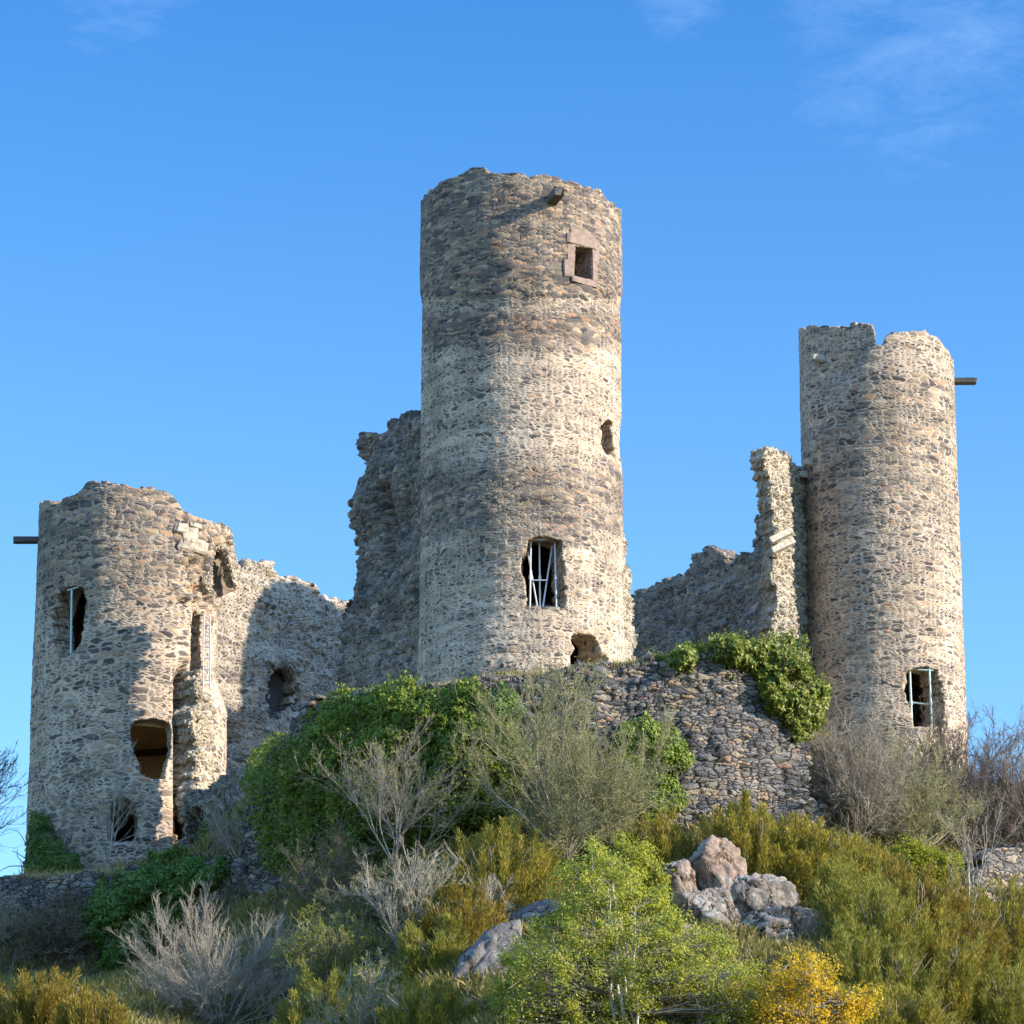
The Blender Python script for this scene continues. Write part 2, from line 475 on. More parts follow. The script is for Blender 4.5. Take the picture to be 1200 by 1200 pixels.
M_YELLOW = leaf_mat('yellow_leaf', [(0, (0.275, 0.215, 0.031)), (0.4, (0.525, 0.363, 0.039)), (0.8, (0.700, 0.497, 0.055)), (1, (0.375, 0.363, 0.062))], 0.4, 0.15)
M_LIME = leaf_mat('lime_leaf', [(0, (0.130, 0.173, 0.026)), (0.6, (0.281, 0.292, 0.039)), (1, (0.454, 0.389, 0.065))], 0.4, 0.15)
M_BROOM = leaf_mat('broom_sprig', [(0, (0.062, 0.068, 0.017)), (0.45, (0.205, 0.190, 0.039)), (0.8, (0.410, 0.304, 0.057)), (1, (0.329, 0.209, 0.063))], 0.25, 0.1, 0.6)
M_BROOMY = leaf_mat('golden_broom_sprig', [(0, (0.054, 0.048, 0.012)), (0.45, (0.179, 0.145, 0.030)), (0.8, (0.322, 0.222, 0.042)), (1, (0.382, 0.202, 0.049))], 0.25, 0.1, 0.6)
M_BROOMG = leaf_mat('green_broom_sprig', [(0, (0.067, 0.077, 0.019)), (0.5, (0.235, 0.224, 0.045)), (1, (0.264, 0.213, 0.063))], 0.25, 0.1, 0.6)
M_OLIVEBUD = leaf_mat('olive_bud', [(0, (0.10, 0.10, 0.04)), (0.5, (0.20, 0.19, 0.07)), (1, (0.32, 0.29, 0.13))], 0.3, 0.1, 0.6)
M_SCRUB = leaf_mat('scrub_blade', [(0, (0.090, 0.090, 0.033)), (0.45, (0.196, 0.179, 0.059)), (0.75, (0.360, 0.276, 0.119)), (1, (0.450, 0.331, 0.172))], 0.25, 0.1, 0.7)
M_GRASS = leaf_mat('dry_grass_blade', [(0, (0.240, 0.192, 0.108)), (0.5, (0.408, 0.336, 0.204)), (1, (0.240, 0.240, 0.084))], 0.3, 0.1, 0.7)
M_WEED = leaf_mat('weed_blade', [(0, (0.053, 0.063, 0.025)), (0.5, (0.120, 0.120, 0.042)), (0.8, (0.225, 0.180, 0.084)), (1, (0.165, 0.112, 0.063))], 0.2, 0.1, 0.7)

def twig_mat(name, a, b):
    k = NT(name)
    g = k.n('NewGeometry')
    c = k.ramp(g.outputs['Random Per Island'], [(0, a), (1, b)])
    bs = k.n('BsdfPrincipled'); k.l(c, bs.inputs['Base Color']); bs.inputs['Roughness'].default_value = 0.85
    bs.inputs['Specular IOR Level'].default_value = 0.15
    k.l(bs.outputs[0], k.out.inputs['Surface'])
    return k.m
M_TWIG_PALE = twig_mat('pale_lichened_twig', (0.206, 0.173, 0.115), (0.487, 0.429, 0.320))
M_TWIG_TAN = twig_mat('tan_grey_twig', (0.20, 0.175, 0.13), (0.50, 0.44, 0.34))
M_TWIG_OLIVE = twig_mat('olive_twig', (0.169, 0.163, 0.078), (0.390, 0.351, 0.195))
M_TWIG_BROWN = twig_mat('brown_twig', (0.149, 0.115, 0.088), (0.324, 0.257, 0.203))
M_TWIG_GREY = twig_mat('grey_brown_twig', (0.195, 0.163, 0.124), (0.416, 0.351, 0.260))
M_TWIG_DARK = twig_mat('dark_twig', (0.06, 0.05, 0.04), (0.14, 0.115, 0.09))
M_BARK = twig_mat('bark', (0.16, 0.14, 0.11), (0.30, 0.27, 0.22))
M_BARKP = twig_mat('pale_bark', (0.42, 0.41, 0.37), (0.6, 0.58, 0.52))

def ground_mat():
    k = NT('hillside_soil', 'BOTH')
    tc = k.n('TexCoord').outputs['Object']
    n1 = k.noise(tc, 0.35, 6, 0.65); n2 = k.noise(tc, 2.2, 6, 0.7); n3 = k.noise(tc, 9.0, 4, 0.6)
    c = k.ramp(n1.outputs['Fac'], [(0.3, (0.055, 0.06, 0.028)), (0.5, (0.10, 0.085, 0.05)), (0.7, (0.15, 0.12, 0.075))])
    c = k.mix(1.0, c, k.ramp(n2.outputs['Fac'], [(0.3, (0.5, 0.5, 0.5)), (0.7, (1.4, 1.35, 1.25))]), 'MULTIPLY')
    b = k.n('BsdfPrincipled'); k.l(c, b.inputs['Base Color']); b.inputs['Roughness'].default_value = 0.95
    b.inputs['Specular IOR Level'].default_value = 0.1
    k.l(b.outputs[0], k.out.inputs['Surface'])
    h = k.math('ADD', k.math('MULTIPLY', n2.outputs['Fac'], 0.35), k.math('MULTIPLY', n3.outputs['Fac'], 0.12))
    dn = k.n('Displacement'); dn.inputs['Midlevel'].default_value = 0.2; dn.inputs['Scale'].default_value = 1
    k.l(h, dn.inputs['Height']); k.l(dn.outputs[0], k.out.inputs['Displacement'])
    return k.m

def rock_mat(name, a, b_, lichen):
    k = NT(name, 'BOTH')
    tc = k.n('TexCoord').outputs['Object']
    n1 = k.noise(tc, 0.9, 6, 0.65); n2 = k.noise(tc, 3.5, 6, 0.7); n3 = k.noise(tc, 1.6, 6, 0.7)
    v = k.n('TexVoronoi', feature='DISTANCE_TO_EDGE'); 
    wp = k.n('VectorMath', operation='MULTIPLY_ADD'); k.l(n3.outputs['Color'], wp.inputs[0]); wp.inputs[1].default_value = (0.9, 0.9, 0.9); k.l(k.mapping(tc, (0.9, 0.9, 0.55)), wp.inputs[2])
    k.l(wp.outputs[0], v.inputs['Vector']); v.inputs['Scale'].default_value = 1.0
    cr = k.rng(v.outputs['Distance'], 0.0, 0.035, 0.0, 1.0)
    c = k.ramp(n1.outputs['Fac'], [(0.3, a), (0.7, b_)])
    c = k.mix(k.rng(n3.outputs['Fac'], 0.52, 0.62, 0, 0.75), c, C4(lichen))
    c = k.mix(1.0, c, k.ramp(n2.outputs['Fac'], [(0.3, (0.55, 0.55, 0.55)), (0.7, (1.3, 1.3, 1.3))]), 'MULTIPLY')
    c = k.mix(cr, k.mix(1.0, c, (0.45, 0.42, 0.4, 1), 'MULTIPLY'), c)
    b = k.n('BsdfPrincipled'); k.l(c, b.inputs['Base Color']); b.inputs['Roughness'].default_value = 0.93
    b.inputs['Specular IOR Level'].default_value = 0.15
    k.l(b.outputs[0], k.out.inputs['Surface'])
    h = k.math('ADD', k.math('MULTIPLY', n2.outputs['Fac'], 0.13), k.math('MULTIPLY', cr, 0.10))
    dn = k.n('Displacement'); dn.inputs['Midlevel'].default_value = 0.12; dn.inputs['Scale'].default_value = 1
    k.l(h, dn.inputs['Height']); k.l(dn.outputs[0], k.out.inputs['Displacement'])
    return k.m
M_GROUND = ground_mat()
M_ROCK_P = rock_mat('pink_granite', (0.19, 0.135, 0.10), (0.37, 0.265, 0.19), (0.36, 0.345, 0.29))
M_ROCK_G = rock_mat('lichened_rock', (0.17, 0.145, 0.12), (0.34, 0.28, 0.225), (0.44, 0.44, 0.37))
M_ROCK_D = rock_mat('slab_rock', (0.12, 0.11, 0.105), (0.24, 0.22, 0.20), (0.25, 0.25, 0.22))

# ---------------------------------------------------------------- terrain
def sstep(x, a, b):
    t = np.clip((np.asarray(x, float) - a) / (b - a), 0, 1)
    return t * t * (3 - 2 * t)

def ground_z(x, y):
    x = np.asarray(x, float); y = np.asarray(y, float)
    off = np.interp(x, [-60, -24, -17, -9, -3, 0, 8, 13, 18, 24, 60], [26, 17, 15, 9, 1, 0, 0, 3, 8, 11, 25])
    t = y - off
    left = 1 - sstep(x, -13.5, -8.0)
    right = sstep(x, 11.0, 13.5)
    T = [-1000, 20, 60, 90, 112, 125, 131, 133.5, 140, 165, 200, 300, 1500]
    zc = np.interp(t, T, [0, 0, 2.5, 9, 19, 26, 29.5, 35.2, 36.3, 36.6, 26, 6, 0])
    zl = np.interp(t, [-1000, 20, 55, 80, 97, 109, 120, 131, 133.5, 140, 165, 200, 300, 1500], [0, 0, 2.5, 10, 17.0, 20.9, 23.6, 26.5, 31.2, 31.9, 33.5, 25, 6, 0])
    zr = np.interp(t, [-1000, 20, 60, 90, 112, 125, 131, 137, 144, 165, 200, 300, 1500], [0, 0, 2.5, 9, 19, 26, 29.5, 32.6, 36.2, 36.6, 26, 6, 0])
    z = zc * (1 - left) * (1 - right) + zl * left + zr * right * (1 - left)
    amp = sstep(z, 2, 15)
    return z + amp * 0.45 * fbm(x * 0.28, y * 0.28, 0, 3, 4)

def axis(fine0, fine1, step, far):
    a = [fine0]; d = step
    while a[-1] > -far: d *= 1.25; a.append(a[-1] - d)
    b = [fine1]; d = step
    while b[-1] < far: d *= 1.25; b.append(b[-1] + d)
    return np.array(a[:0:-1] + list(np.arange(fine0, fine1 + 1e-6, step)) + b[1:])
gx, gy = axis(-26, 26, 0.3, 1800), axis(100, 176, 0.3, 3000)
GX, GY = np.meshgrid(gx, gy, indexing='ij')
V = np.stack([GX, GY, ground_z(GX, GY)], -1).reshape(-1, 3)
idx = np.arange(len(gx) * len(gy)).reshape(len(gx), len(gy))
F = np.stack([idx[:-1, :-1], idx[1:, :-1], idx[1:, 1:], idx[:-1, 1:]], -1)
g = mesh_obj('hillside', V, F, M_GROUND, smooth=True)
tag(g, 'steep scrubby hillside carrying the ruined castle', 'hill', kind='structure')

def ground_hit(px, py, y0=100.0, y1=185.0):
    """where the line of sight through a photo point meets the hillside"""
    Y = np.arange(y0, y1, 0.15)
    P = W(px, py, Y)
    d = P[:, 2] - ground_z(P[:, 0], Y)
    k = np.argmax(d < 0) if (d < 0).any() else len(Y) - 1
    return P[k]

# ---------------------------------------------------------------- masonry
def masonry_mesh(name, mat, Ffun, Bfun, s, z, solid, zonefun, parent, closed=False, depth_steps=8, seed=0):
    """Ffun(S,Z)->front points, Bfun(S,Z)->back points, solid(S,Z)->signed field (m), >0 where stone stands"""
    ns, nz = len(s) - 1, len(z) - 1
    sc, zc = (s[1:] + s[:-1]) / 2, (z[1:] + z[:-1]) / 2
    Sc, Zc = np.meshgrid(sc, zc, indexing='ij')
    cell = solid(Sc, Zc) > 0
    S, Z = np.meshgrid(s, z, indexing='ij')
    # snap nodes that border a gap onto the outline
    pad = np.zeros((ns + 2, nz + 2), bool); pad[1:-1, 1:-1] = cell
    if closed: pad[0, :] = pad[-2, :]; pad[-1, :] = pad[1, :]
    q = pad[:-1, :-1].astype(int) + pad[1:, :-1] + pad[:-1, 1:] + pad[1:, 1:]
    used = q > 0
    edge = used & (q < 4)
    h = 0.04
    hs = np.median(np.diff(s)); hz = np.median(np.diff(z))
    f0 = solid(S, Z); fs = (solid(S + h, Z) - solid(S - h, Z)) / (2 * h); fz = (solid(S, Z + h) - solid(S, Z - h)) / (2 * h)
    g2 = np.maximum(fs * fs + fz * fz, 0.25)
    dS = np.clip(-f0 * fs / g2, -0.45 * hs, 0.45 * hs); dZ = np.clip(-f0 * fz / g2, -0.45 * hz, 0.45 * hz)
    if closed: dS[0] = 0; dS[-1] = 0
    S = np.where(edge, S + dS, S); Z = np.where(edge, Z + dZ, Z)
    Fp, Bp = Ffun(S, Z), Bfun(S, Z)
    zn = zonefun(Fp, S, Z)
    th = np.linalg.norm(Fp - Bp, axis=-1)
    nn = (ns + 1) * (nz + 1)
    fi = np.arange(nn).reshape(ns + 1, nz + 1)
    if closed: fi[-1] = fi[0]
    bi = fi + nn
    V = [Fp.reshape(-1, 3), Bp.reshape(-1, 3)]
    T = [np.stack([S, Z, zn], -1).reshape(-1, 3), np.stack([S + th, Z + th, zn * 0 + 0.3], -1).reshape(-1, 3)]
    I, J = np.nonzero(cell)
    quads = [np.stack([fi[I, J], fi[I + 1, J], fi[I + 1, J + 1], fi[I, J + 1]], -1),
             np.stack([bi[I, J], bi[I, J + 1], bi[I + 1, J + 1], bi[I + 1, J]], -1)]
    # rims through the thickness
    M = depth_steps
    edge2 = edge.copy()
    if closed: edge2[-1] = False
    ei = np.full((ns + 1, nz + 1), -1)
    E = np.argwhere(edge2)
    ei[edge2] = np.arange(len(E))
    if closed: ei[-1] = ei[0]
    base = 2 * nn
    t = np.arange(1, M) / M
    fe, be = Fp[edge2], Bp[edge2]
    mid = fe[:, None] * (1 - t[None, :, None]) + be[:, None] * t[None, :, None]
    wob = fbm(mid[..., 0] * 1.7, mid[..., 1] * 1.7, mid[..., 2] * 1.7, seed + 91, 3)
    ch = chunk(mid[..., 0] + mid[..., 1], mid[..., 2], 0.4, 0.25, seed + 33)
    mid[..., 2] += (wob * 0.16 + ch * 0.10) * np.sin(math.pi * t)[None]
    mid[..., 0] += 0.08 * vnoise(mid[..., 0] * 2.1, mid[..., 1] * 2.1, mid[..., 2] * 2.1, seed + 12)
    V.append(mid.reshape(-1, 3))
    tt = t[None] * th[edge2][:, None]
    T.append(np.stack([S[edge2][:, None] + tt, Z[edge2][:, None] + tt, np.repeat(zn[edge2][:, None], M - 1, 1)], -1).reshape(-1, 3))
    def chain(i, j):
        e = ei[i, j]
        cols = [fi[i, j]] + [base + e * (M - 1) + k for k in range(M - 1)] + [bi[i, j]]
        return np.stack(cols, -1)
    nb = {'r': pad[2:, 1:-1], 'l': pad[:-2, 1:-1], 'u': pad[1:-1, 2:], 'd': pad[1:-1, :-2]}
    for d, arr in nb.items():
        I, J = np.nonzero(cell & ~arr)
        if d == 'd':
            keep = J > 0; I, J = I[keep], J[keep]
        if len(I) == 0: continue
        a, b = {'r': ((I + 1, J), (I + 1, J + 1)), 'l': ((I, J + 1), (I, J)), 'u': ((I + 1, J + 1), (I, J + 1)), 'd': ((I, J), (I + 1, J))}[d]
        ca, cb = chain(*a), chain(*b)
        for k in range(M):
            quads.append(np.stack([ca[:, k], ca[:, k + 1], cb[:, k + 1], cb[:, k]], -1))
    V = np.concatenate(V); T = np.concatenate(T); Q = np.concatenate(quads)
    uq, inv = np.unique(Q, return_inverse=True)
    return mesh_obj(name, V[uq], inv.reshape(-1, 4), mat, parent, {'tex': T[uq]}, smooth=True)

def ytop(poly):
    xs, ys = zip(*poly)
    return lambda px: np.interp(px, xs, ys)

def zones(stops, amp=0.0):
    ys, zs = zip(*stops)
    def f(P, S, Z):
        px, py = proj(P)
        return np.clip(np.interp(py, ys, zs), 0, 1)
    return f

class Tower:
    def __init__(self, pxc, Y, R, zref):
        self.Y, self.R = Y, R
        zc = Y * FW[1] + (zref - CAM[2]) * FW[2]
        self.cx = (pxc - 600) / FPX * zc
    def pt(self, phi, z, r):
        return np.stack([self.cx + r * np.sin(phi), self.Y - r * np.cos(phi) + 0 * z, z + 0 * phi], -1)
    def at_px(self, px, py, dr=0.0):
        """front surface point seen at px,py"""
        a, b = 80.0, self.Y
        Y = np.arange(self.Y - self.R - 1.5, self.Y + 0.2, 0.01)
        P = W(px, py, Y)
        d = np.hypot(P[:, 0] - self.cx, P[:, 1] - self.Y) - (self.R + dr)
        k = np.argmax(d < 0) if (d < 0).any() else np.argmin(d)
        return P[k]

def build_tower(T, name, mat, z0, top, zback, openings, zone, parent, thick=1.25, step=0.056, batter=0.0, dent=None, rough=0.014, seed=1, topamp=0.16, thin=None):
    R = T.R
    vis = math.radians(112)
    fine = np.arange(-vis * R, vis * R, step)
    coarse_r = np.arange(fine[-1] + step, math.pi * R - 0.1, 0.25)
    coarse_l = -coarse_r[::-1] 
    s = np.concatenate([[-math.pi * R], coarse_l, fine, coarse_r, [math.pi * R]])
    ztop = max(W(px, py, T.Y)[2] for px, py in top) + 1.2
    z = np.arange(z0, ztop + step, step)
    yt = ytop(top)
    zmid = (z0 + ztop) / 2
    def Ffun(S, Z):
        phi = S / R
        wr = np.cos(phi / 2) ** 2
        r = R + batter * np.clip((zmid - Z) / (zmid - z0), -1, 1) + 0.05 * fbm(S * 0.5, Z * 0.5, 3, seed, 3) * wr + rough * 2 * chunk(S, Z, 0.38, 0.23, seed) * wr
        P = T.pt(phi, Z, r)
        if dent is not None:
            r = r + dent(P, S, Z)
            P = T.pt(phi, Z, r)
        return P
    def Bfun(S, Z):
        th = thick + 0 * Z
        if thin is not None:
            px, py = proj(T.pt(S / R, Z, R))
            th = th - (thick - 0.4) * np.clip(2.2 - 2 * np.hypot((px - thin[0]) / thin[2], (py - thin[1]) / thin[3]), 0, 1) * (np.cos(S / R) > 0)
        return T.pt(S / R, Z, R - th)
    def solid(S, Z):
        phi = S / R
        P = T.pt(phi, Z, R)
        px, py = proj(P)
        front = ((CAM[0] - P[..., 0]) * np.sin(phi) - (CAM[1] - P[..., 1]) * np.cos(phi)) > 1.0
        ppm = FPX / 155.0
        f_front = (py - yt(px)) / ppm
        # the hidden far rim runs level with the two limbs and a little above them
        za, zb = zback
        lim = np.where(phi < 0, za, zb); far = (za + zb) / 2 + 0.3
        t_ = sstep(np.abs(phi), 1.5, 2.6)
        f = np.where(front, f_front, lim * (1 - t_) + far * t_ - Z)
        f = f + topamp * (0.8 * chunk(S, Z * 0 + 0.1, 0.30, 0.22, seed + 3) + 0.7 * fbm(S * 1.1, Z * 1.1, 0, seed + 9, 3))
        for poly, ro in openings:
            sd = -polysdf(px, py, poly) / ppm
            sd = sd + ro * (0.9 * chunk(S, Z, 0.30, 0.2, seed + 6) + 0.5 * fbm(S * 1.5, Z * 1.5, 5, seed + 8, 2))
            f = np.where(front, np.minimum(f, sd), f)
        return f
    return masonry_mesh(name, mat, Ffun, Bfun, s, z, solid, zone, parent, closed=True, depth_steps=10, seed=seed)

def build_wall(path, name, mat, z0, z1, poly, openings, zone, parent, thick=1.2, step=0.08, rough=0.05, big=0.12, seed=1, edge=0.2, extra=None):
    """path: list of (px, Y) points of the front face; poly: outline in photo px on that face"""
    pts = np.array([W(px, 700 if len(p) < 3 else p[2], Y)[:2] for p in path for px, Y in [p[:2]]])
    seg = np.linalg.norm(np.diff(pts, axis=0), axis=1)
    cs = np.concatenate([[0], np.cumsum(seg)])
    s = np.arange(0, cs[-1] + step, step); z = np.arange(z0, z1, step)
    def base(S):
        x = np.interp(S, cs, pts[:, 0]); y = np.interp(S, cs, pts[:, 1])
        e = 0.6
        dx = np.interp(S + e, cs, pts[:, 0]) - np.interp(S - e, cs, pts[:, 0]); dy = np.interp(S + e, cs, pts[:, 1]) - np.interp(S - e, cs, pts[:, 1])
        l = np.maximum(np.hypot(dx, dy), 1e-6)
        return x, y, dy / l, -dx / l
    def Ffun(S, Z):
        x, y, nx, ny = base(S)
        d = big * fbm(S * 0.55, Z * 0.55, 1, seed, 4) + rough * 2 * chunk(S, Z, 0.36, 0.22, seed)
        if extra is not None:
            d = d + extra(np.stack([x, y, Z + 0 * x], -1), S, Z)
        return np.stack([x + nx * d, y + ny * d, Z + 0 * x], -1)
    def Bfun(S, Z):
        x, y, nx, ny = base(S)
        d = -thick + 0.1 * fbm(S * 0.8, Z * 0.8, 4, seed + 3, 3)
        return np.stack([x + nx * d, y + ny * d, Z + 0 * x], -1)
    def solid(S, Z):
        x, y, nx, ny = base(S)
        px, py = proj(np.stack([x, y, Z + 0 * x], -1))
        ppm = FPX / 155.0
        f = polysdf(px, py, poly) / ppm + edge * (1.0 * chunk(S, Z, 0.36, 0.24, seed + 2) + 0.8 * fbm(S * 0.9, Z * 0.9, 2, seed + 4, 3))
        for op, ro in openings:
            f = np.minimum(f, -polysdf(px, py, op) / ppm + ro * (chunk(S, Z, 0.3, 0.2, seed + 6) + 0.6 * fbm(S * 1.4, Z * 1.4, 5, seed + 8, 2)))
        return f
    return masonry_mesh(name, mat, Ffun, Bfun, s, z, solid, zone, parent, depth_steps=8, seed=seed)

def disc(T, z, mat, name, parent, r, thick=0.35, dome=0.0):
    """a vault: ceiling underside that rises to its middle, closed above"""
    nr, na = 8, 40
    rr = np.linspace(0, r, nr + 1); an = np.linspace(0, 2 * math.pi, na, endpoint=False)
    RR, AN = np.meshgrid(rr, an, indexing='ij')
    zz = z + dome * (1 - (RR / r) ** 2)
    lo = np.stack([T.cx + RR * np.sin(AN), T.Y - RR * np.cos(AN), zz], -1).reshape(-1, 3)
    hi = lo.copy(); hi[:, 2] = zz.ravel() + thick
    idx = np.arange((nr + 1) * na).reshape(nr + 1, na); nx = np.roll(idx, -1, 1)
    n = len(lo)
    q = [np.stack([idx[:-1], idx[1:], nx[1:], nx[:-1]], -1).reshape(-1, 4), n + np.stack([idx[:-1], nx[:-1], nx[1:], idx[1:]], -1).reshape(-1, 4)]
    q.append(np.stack([idx[-1], nx[-1], n + nx[-1], n + idx[-1]], -1)[:, ::-1])
    return mesh_obj(name, np.concatenate([lo, hi]), np.concatenate(q), mat, parent, smooth=False)

# ---- central tower
TC = Tower(611, 142.0, 4.19, 48)
root = thing('round_tower', 'tallest round stone tower, standing alone in the middle, with a red-framed window near its top', 'tower', (TC.cx, TC.Y, 36), 'castle towers')
top_c = [(480, 240), (494, 238), (505, 224), (520, 213), (545, 206), (552, 197), (566, 196), (574, 203), (600, 203), (640, 208), (680, 217), (705, 228), (720, 240), (728, 248), (740, 250)]
win_up = [(673, 289), (693, 291), (692, 328), (672, 326)]
win_mid = [(619, 632), (640, 628), (658, 632), (662, 660), (664, 700), (660, 712), (617, 711), (618, 695), (613, 682), (611, 668), (611, 652), (616, 645)]
win_side = [(707, 500), (713, 490), (720, 494), (721, 512), (724, 524), (722, 536), (715, 530), (709, 520)]
arch_lo = [(670, 782), (669, 768), (676, 760), (671, 746), (680, 741), (697, 745), (708, 756), (714, 772), (714, 784)]
def dent_c(P, S, Z):
    px, py = proj(P)
    d = 0.10 * sstep(py, 700, 800)
    m = np.clip(1 - np.hypot((px - 716) / 20, (py - 520) / 42), 0, 1)
    m2 = np.clip(1 - np.hypot((px - 690) / 34, (py - 765) / 30), 0, 1)
    return d - 0.25 * m - 0.35 * m2 + 0.06 * (sstep(py, 352, 344) - 0.5 * sstep(py, 352, 357))
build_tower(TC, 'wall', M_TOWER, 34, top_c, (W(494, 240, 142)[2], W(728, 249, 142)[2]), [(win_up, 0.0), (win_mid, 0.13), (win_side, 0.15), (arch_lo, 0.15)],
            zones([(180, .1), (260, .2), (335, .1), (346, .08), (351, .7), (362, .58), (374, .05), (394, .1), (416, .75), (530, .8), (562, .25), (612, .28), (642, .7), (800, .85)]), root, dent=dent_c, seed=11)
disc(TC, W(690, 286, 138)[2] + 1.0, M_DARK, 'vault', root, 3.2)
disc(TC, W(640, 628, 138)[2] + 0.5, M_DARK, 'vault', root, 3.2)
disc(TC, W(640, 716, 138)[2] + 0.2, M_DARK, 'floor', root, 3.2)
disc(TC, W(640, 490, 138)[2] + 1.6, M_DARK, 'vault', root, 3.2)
# dressed red stones round the upper window
gsu = Geo()
for k, (a, b, c, d) in enumerate([(665, 277, 699, 289), (664, 287, 673, 307), (660, 305, 672, 324), (693, 288, 701, 309), (693, 307, 699, 330), (671, 327, 699, 334), (668, 271, 692, 278)]):
    p = TC.at_px((a + c) / 2, (b + d) / 2, 0.03)
    rad = nrm(np.array([p[0] - TC.cx, p[1] - TC.Y, 0])); tan = np.array([-rad[1], rad[0], 0])
    wpx = abs(tan[0]) * FPX / 152
    gsu.box(p - rad * 0.16, tan * (c - a) / 2 / wpx, rad * 0.24, np.array([0, 0, 1]) * (d - b) / 2 / (FPX / 152 * 0.94), 0.03, k, 0.15)
gsu.build('window_surround', M_RED, root)
gb = Geo()
def beam(G, T, px, py, l, inn=0.6, w=0.2, h=0.2, drop=0.0, ang=None):
    p = T.at_px(px, py)
    rad = nrm(np.array([p[0] - T.cx, p[1] - T.Y, 0])) if ang is None else nrm(np.array(ang, float))
    rad2 = nrm(rad + np.array([0, 0, -drop])); tan = np.array([-rad[1], rad[0], 0]); upv = np.cross(rad2, tan)
    G.box(p + rad2 * (l - inn) / 2, rad2 * (l + inn) / 2, tan * w, upv * h, 0.06, 3, 0.1)
beam(gb, TC, 646, 236, 1.05, w=0.2, h=0.19, drop=-0.05)
gb.build('beam', M_WOOD, root)

# ---- steel props in the middle window
p_l = TC.at_px(621, 712); yb = p_l[1] + 0.45
sc1 = thing('steel_props', 'bright steel props crossing inside the large window of the tallest tower', 'props', W(640, 712, yb), 'steel props in the openings')
def pole(par, a, b, Y, r=0.038, mat=None, name='pole', collar=True):
    G = Geo(); pa, pb = W(*a, Y), W(*b, Y)
    G.tube(pa, pb, r, r, 10)
    if collar:
        m = pa * 0.55 + pb * 0.45; d = nrm(pb - pa)
        G.tube(m - d * 0.09, m + d * 0.09, r * 1.6, r * 1.6, 10)
    return G.build(name, mat or M_METAL, par)
for a, b, dy in (((621, 713), (622, 633), 0.0), ((633, 713), (632, 634), 0.35), ((652, 713), (650, 633), 0.1)):
    pole(sc1, a, b, yb + dy)
pole(sc1, (630, 713), (618, 645), yb + 0.25, 0.035, collar=False, name='brace')
pole(sc1, (636, 713), (647, 640), yb + 0.30, 0.035, collar=False, name='brace')
pole(sc1, (621, 680), (642, 680), yb + 0.18, 0.03, collar=False, name='crossbar')
G = Geo(); a, b = W(616, 633, yb), W(655, 632, yb); G.box((a + b) / 2, (b - a) / 2, np.array([0, .12, 0]), np.array([0, 0, .04])); G.build('header', M_METAL, sc1)
G = Geo(); a, b = W(614, 714, yb), W(656, 715, yb); G.box((a + b) / 2, (b - a) / 2, np.array([0, .25, 0]), np.array([0, 0, .07]), 0.03); G.build('sill', M_LIGHTST, sc1)

# ---- right tower
TR = Tower(1030, 155.4, 3.50, 52)
root = thing('round_tower', 'slender round stone tower with a notched broken top and a wooden spout at one side', 'tower', (TR.cx, TR.Y, 34), 'castle towers')
top_r = [(925, 386), (938, 385), (944, 383), (975, 381), (1005, 378), (1020, 377), (1024, 384), (1026, 401), (1034, 404), (1040, 396), (1048, 390), (1065, 388), (1085, 390), (1098, 398), (1108, 408), (1115, 420), (1130, 425)]
op_r = [(1063, 784), (1085, 780), (1098, 786), (1106, 812), (1108, 852), (1070, 852), (1066, 830), (1058, 808)]
def dent_r(P, S, Z):
    px, py = proj(P)
    e = np.interp(py, [380, 400, 415, 440, 470, 520], [1026, 1026, 1012, 1000, 985, 970])
    m = (1 - sstep(px, e - 8, e + 5)) * (1 - sstep(py, 430, 480))
    return -0.45 * m * sstep(px, 944, 975)
build_tower(TR, 'wall', M_RIGHT, 32, top_r, (W(938, 387, 155.4)[2], W(1116, 424, 155.4)[2]), [(op_r, 0.12)],
            zones([(370, .62), (430, .6), (500, .45), (560, .45), (640, .65), (760, .7), (900, .7)]), root, dent=dent_r, seed=23)
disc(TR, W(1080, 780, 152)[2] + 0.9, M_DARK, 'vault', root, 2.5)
gb = Geo(); P0 = W(1112, 447, TR.Y - 0.3); P1 = W(1141, 447, TR.Y - 0.5); d_ = nrm(P1 - P0)
gb.box((P0 + P1) / 2, (P1 - P0) / 2 * 1.15, np.array([0, 0.2, 0]), np.array([0, 0, 0.12]), 0.06, 4, 0.15); gb.build('spout', M_WOOD, root)
gc = Geo()
for k, (a, b, w_, h_) in enumerate([(960, 420, .15, .17), (956, 524, .12, .26), (952, 543, .15, .18), (947, 556, .11, .16)]):
    p = TR.at_px(a, b); rad = nrm(np.array([p[0] - TR.cx, p[1] - TR.Y, 0])); tan = np.array([-rad[1], rad[0], 0])
    q = Geo(); q.box(p + rad * 0.05, tan * w_, rad * 0.32, np.array([0, 0, h_]), 0.16, k, 0.4); q.build('projecting_stone', M_LIGHTST, root)
yb = TR.at_px(1075, 850)[1] + 0.25
sc2 = thing('steel_props', 'pair of steel props with crossbars standing in the low opening of the slender tower', 'props', W(1078, 856, yb), 'steel props in the openings')
pole(sc2, (1069, 858), (1066, 783), yb, 0.05, M_GREEN); pole(sc2, (1092, 858), (1089, 784), yb, 0.05, M_GREEN)
pole(sc2, (1067, 823), (1092, 826), yb, 0.035, M_GREEN, 'crossbar', False); pole(sc2, (1064, 784), (1094, 786), yb, 0.04, M_GREEN, 'crossbar', False)

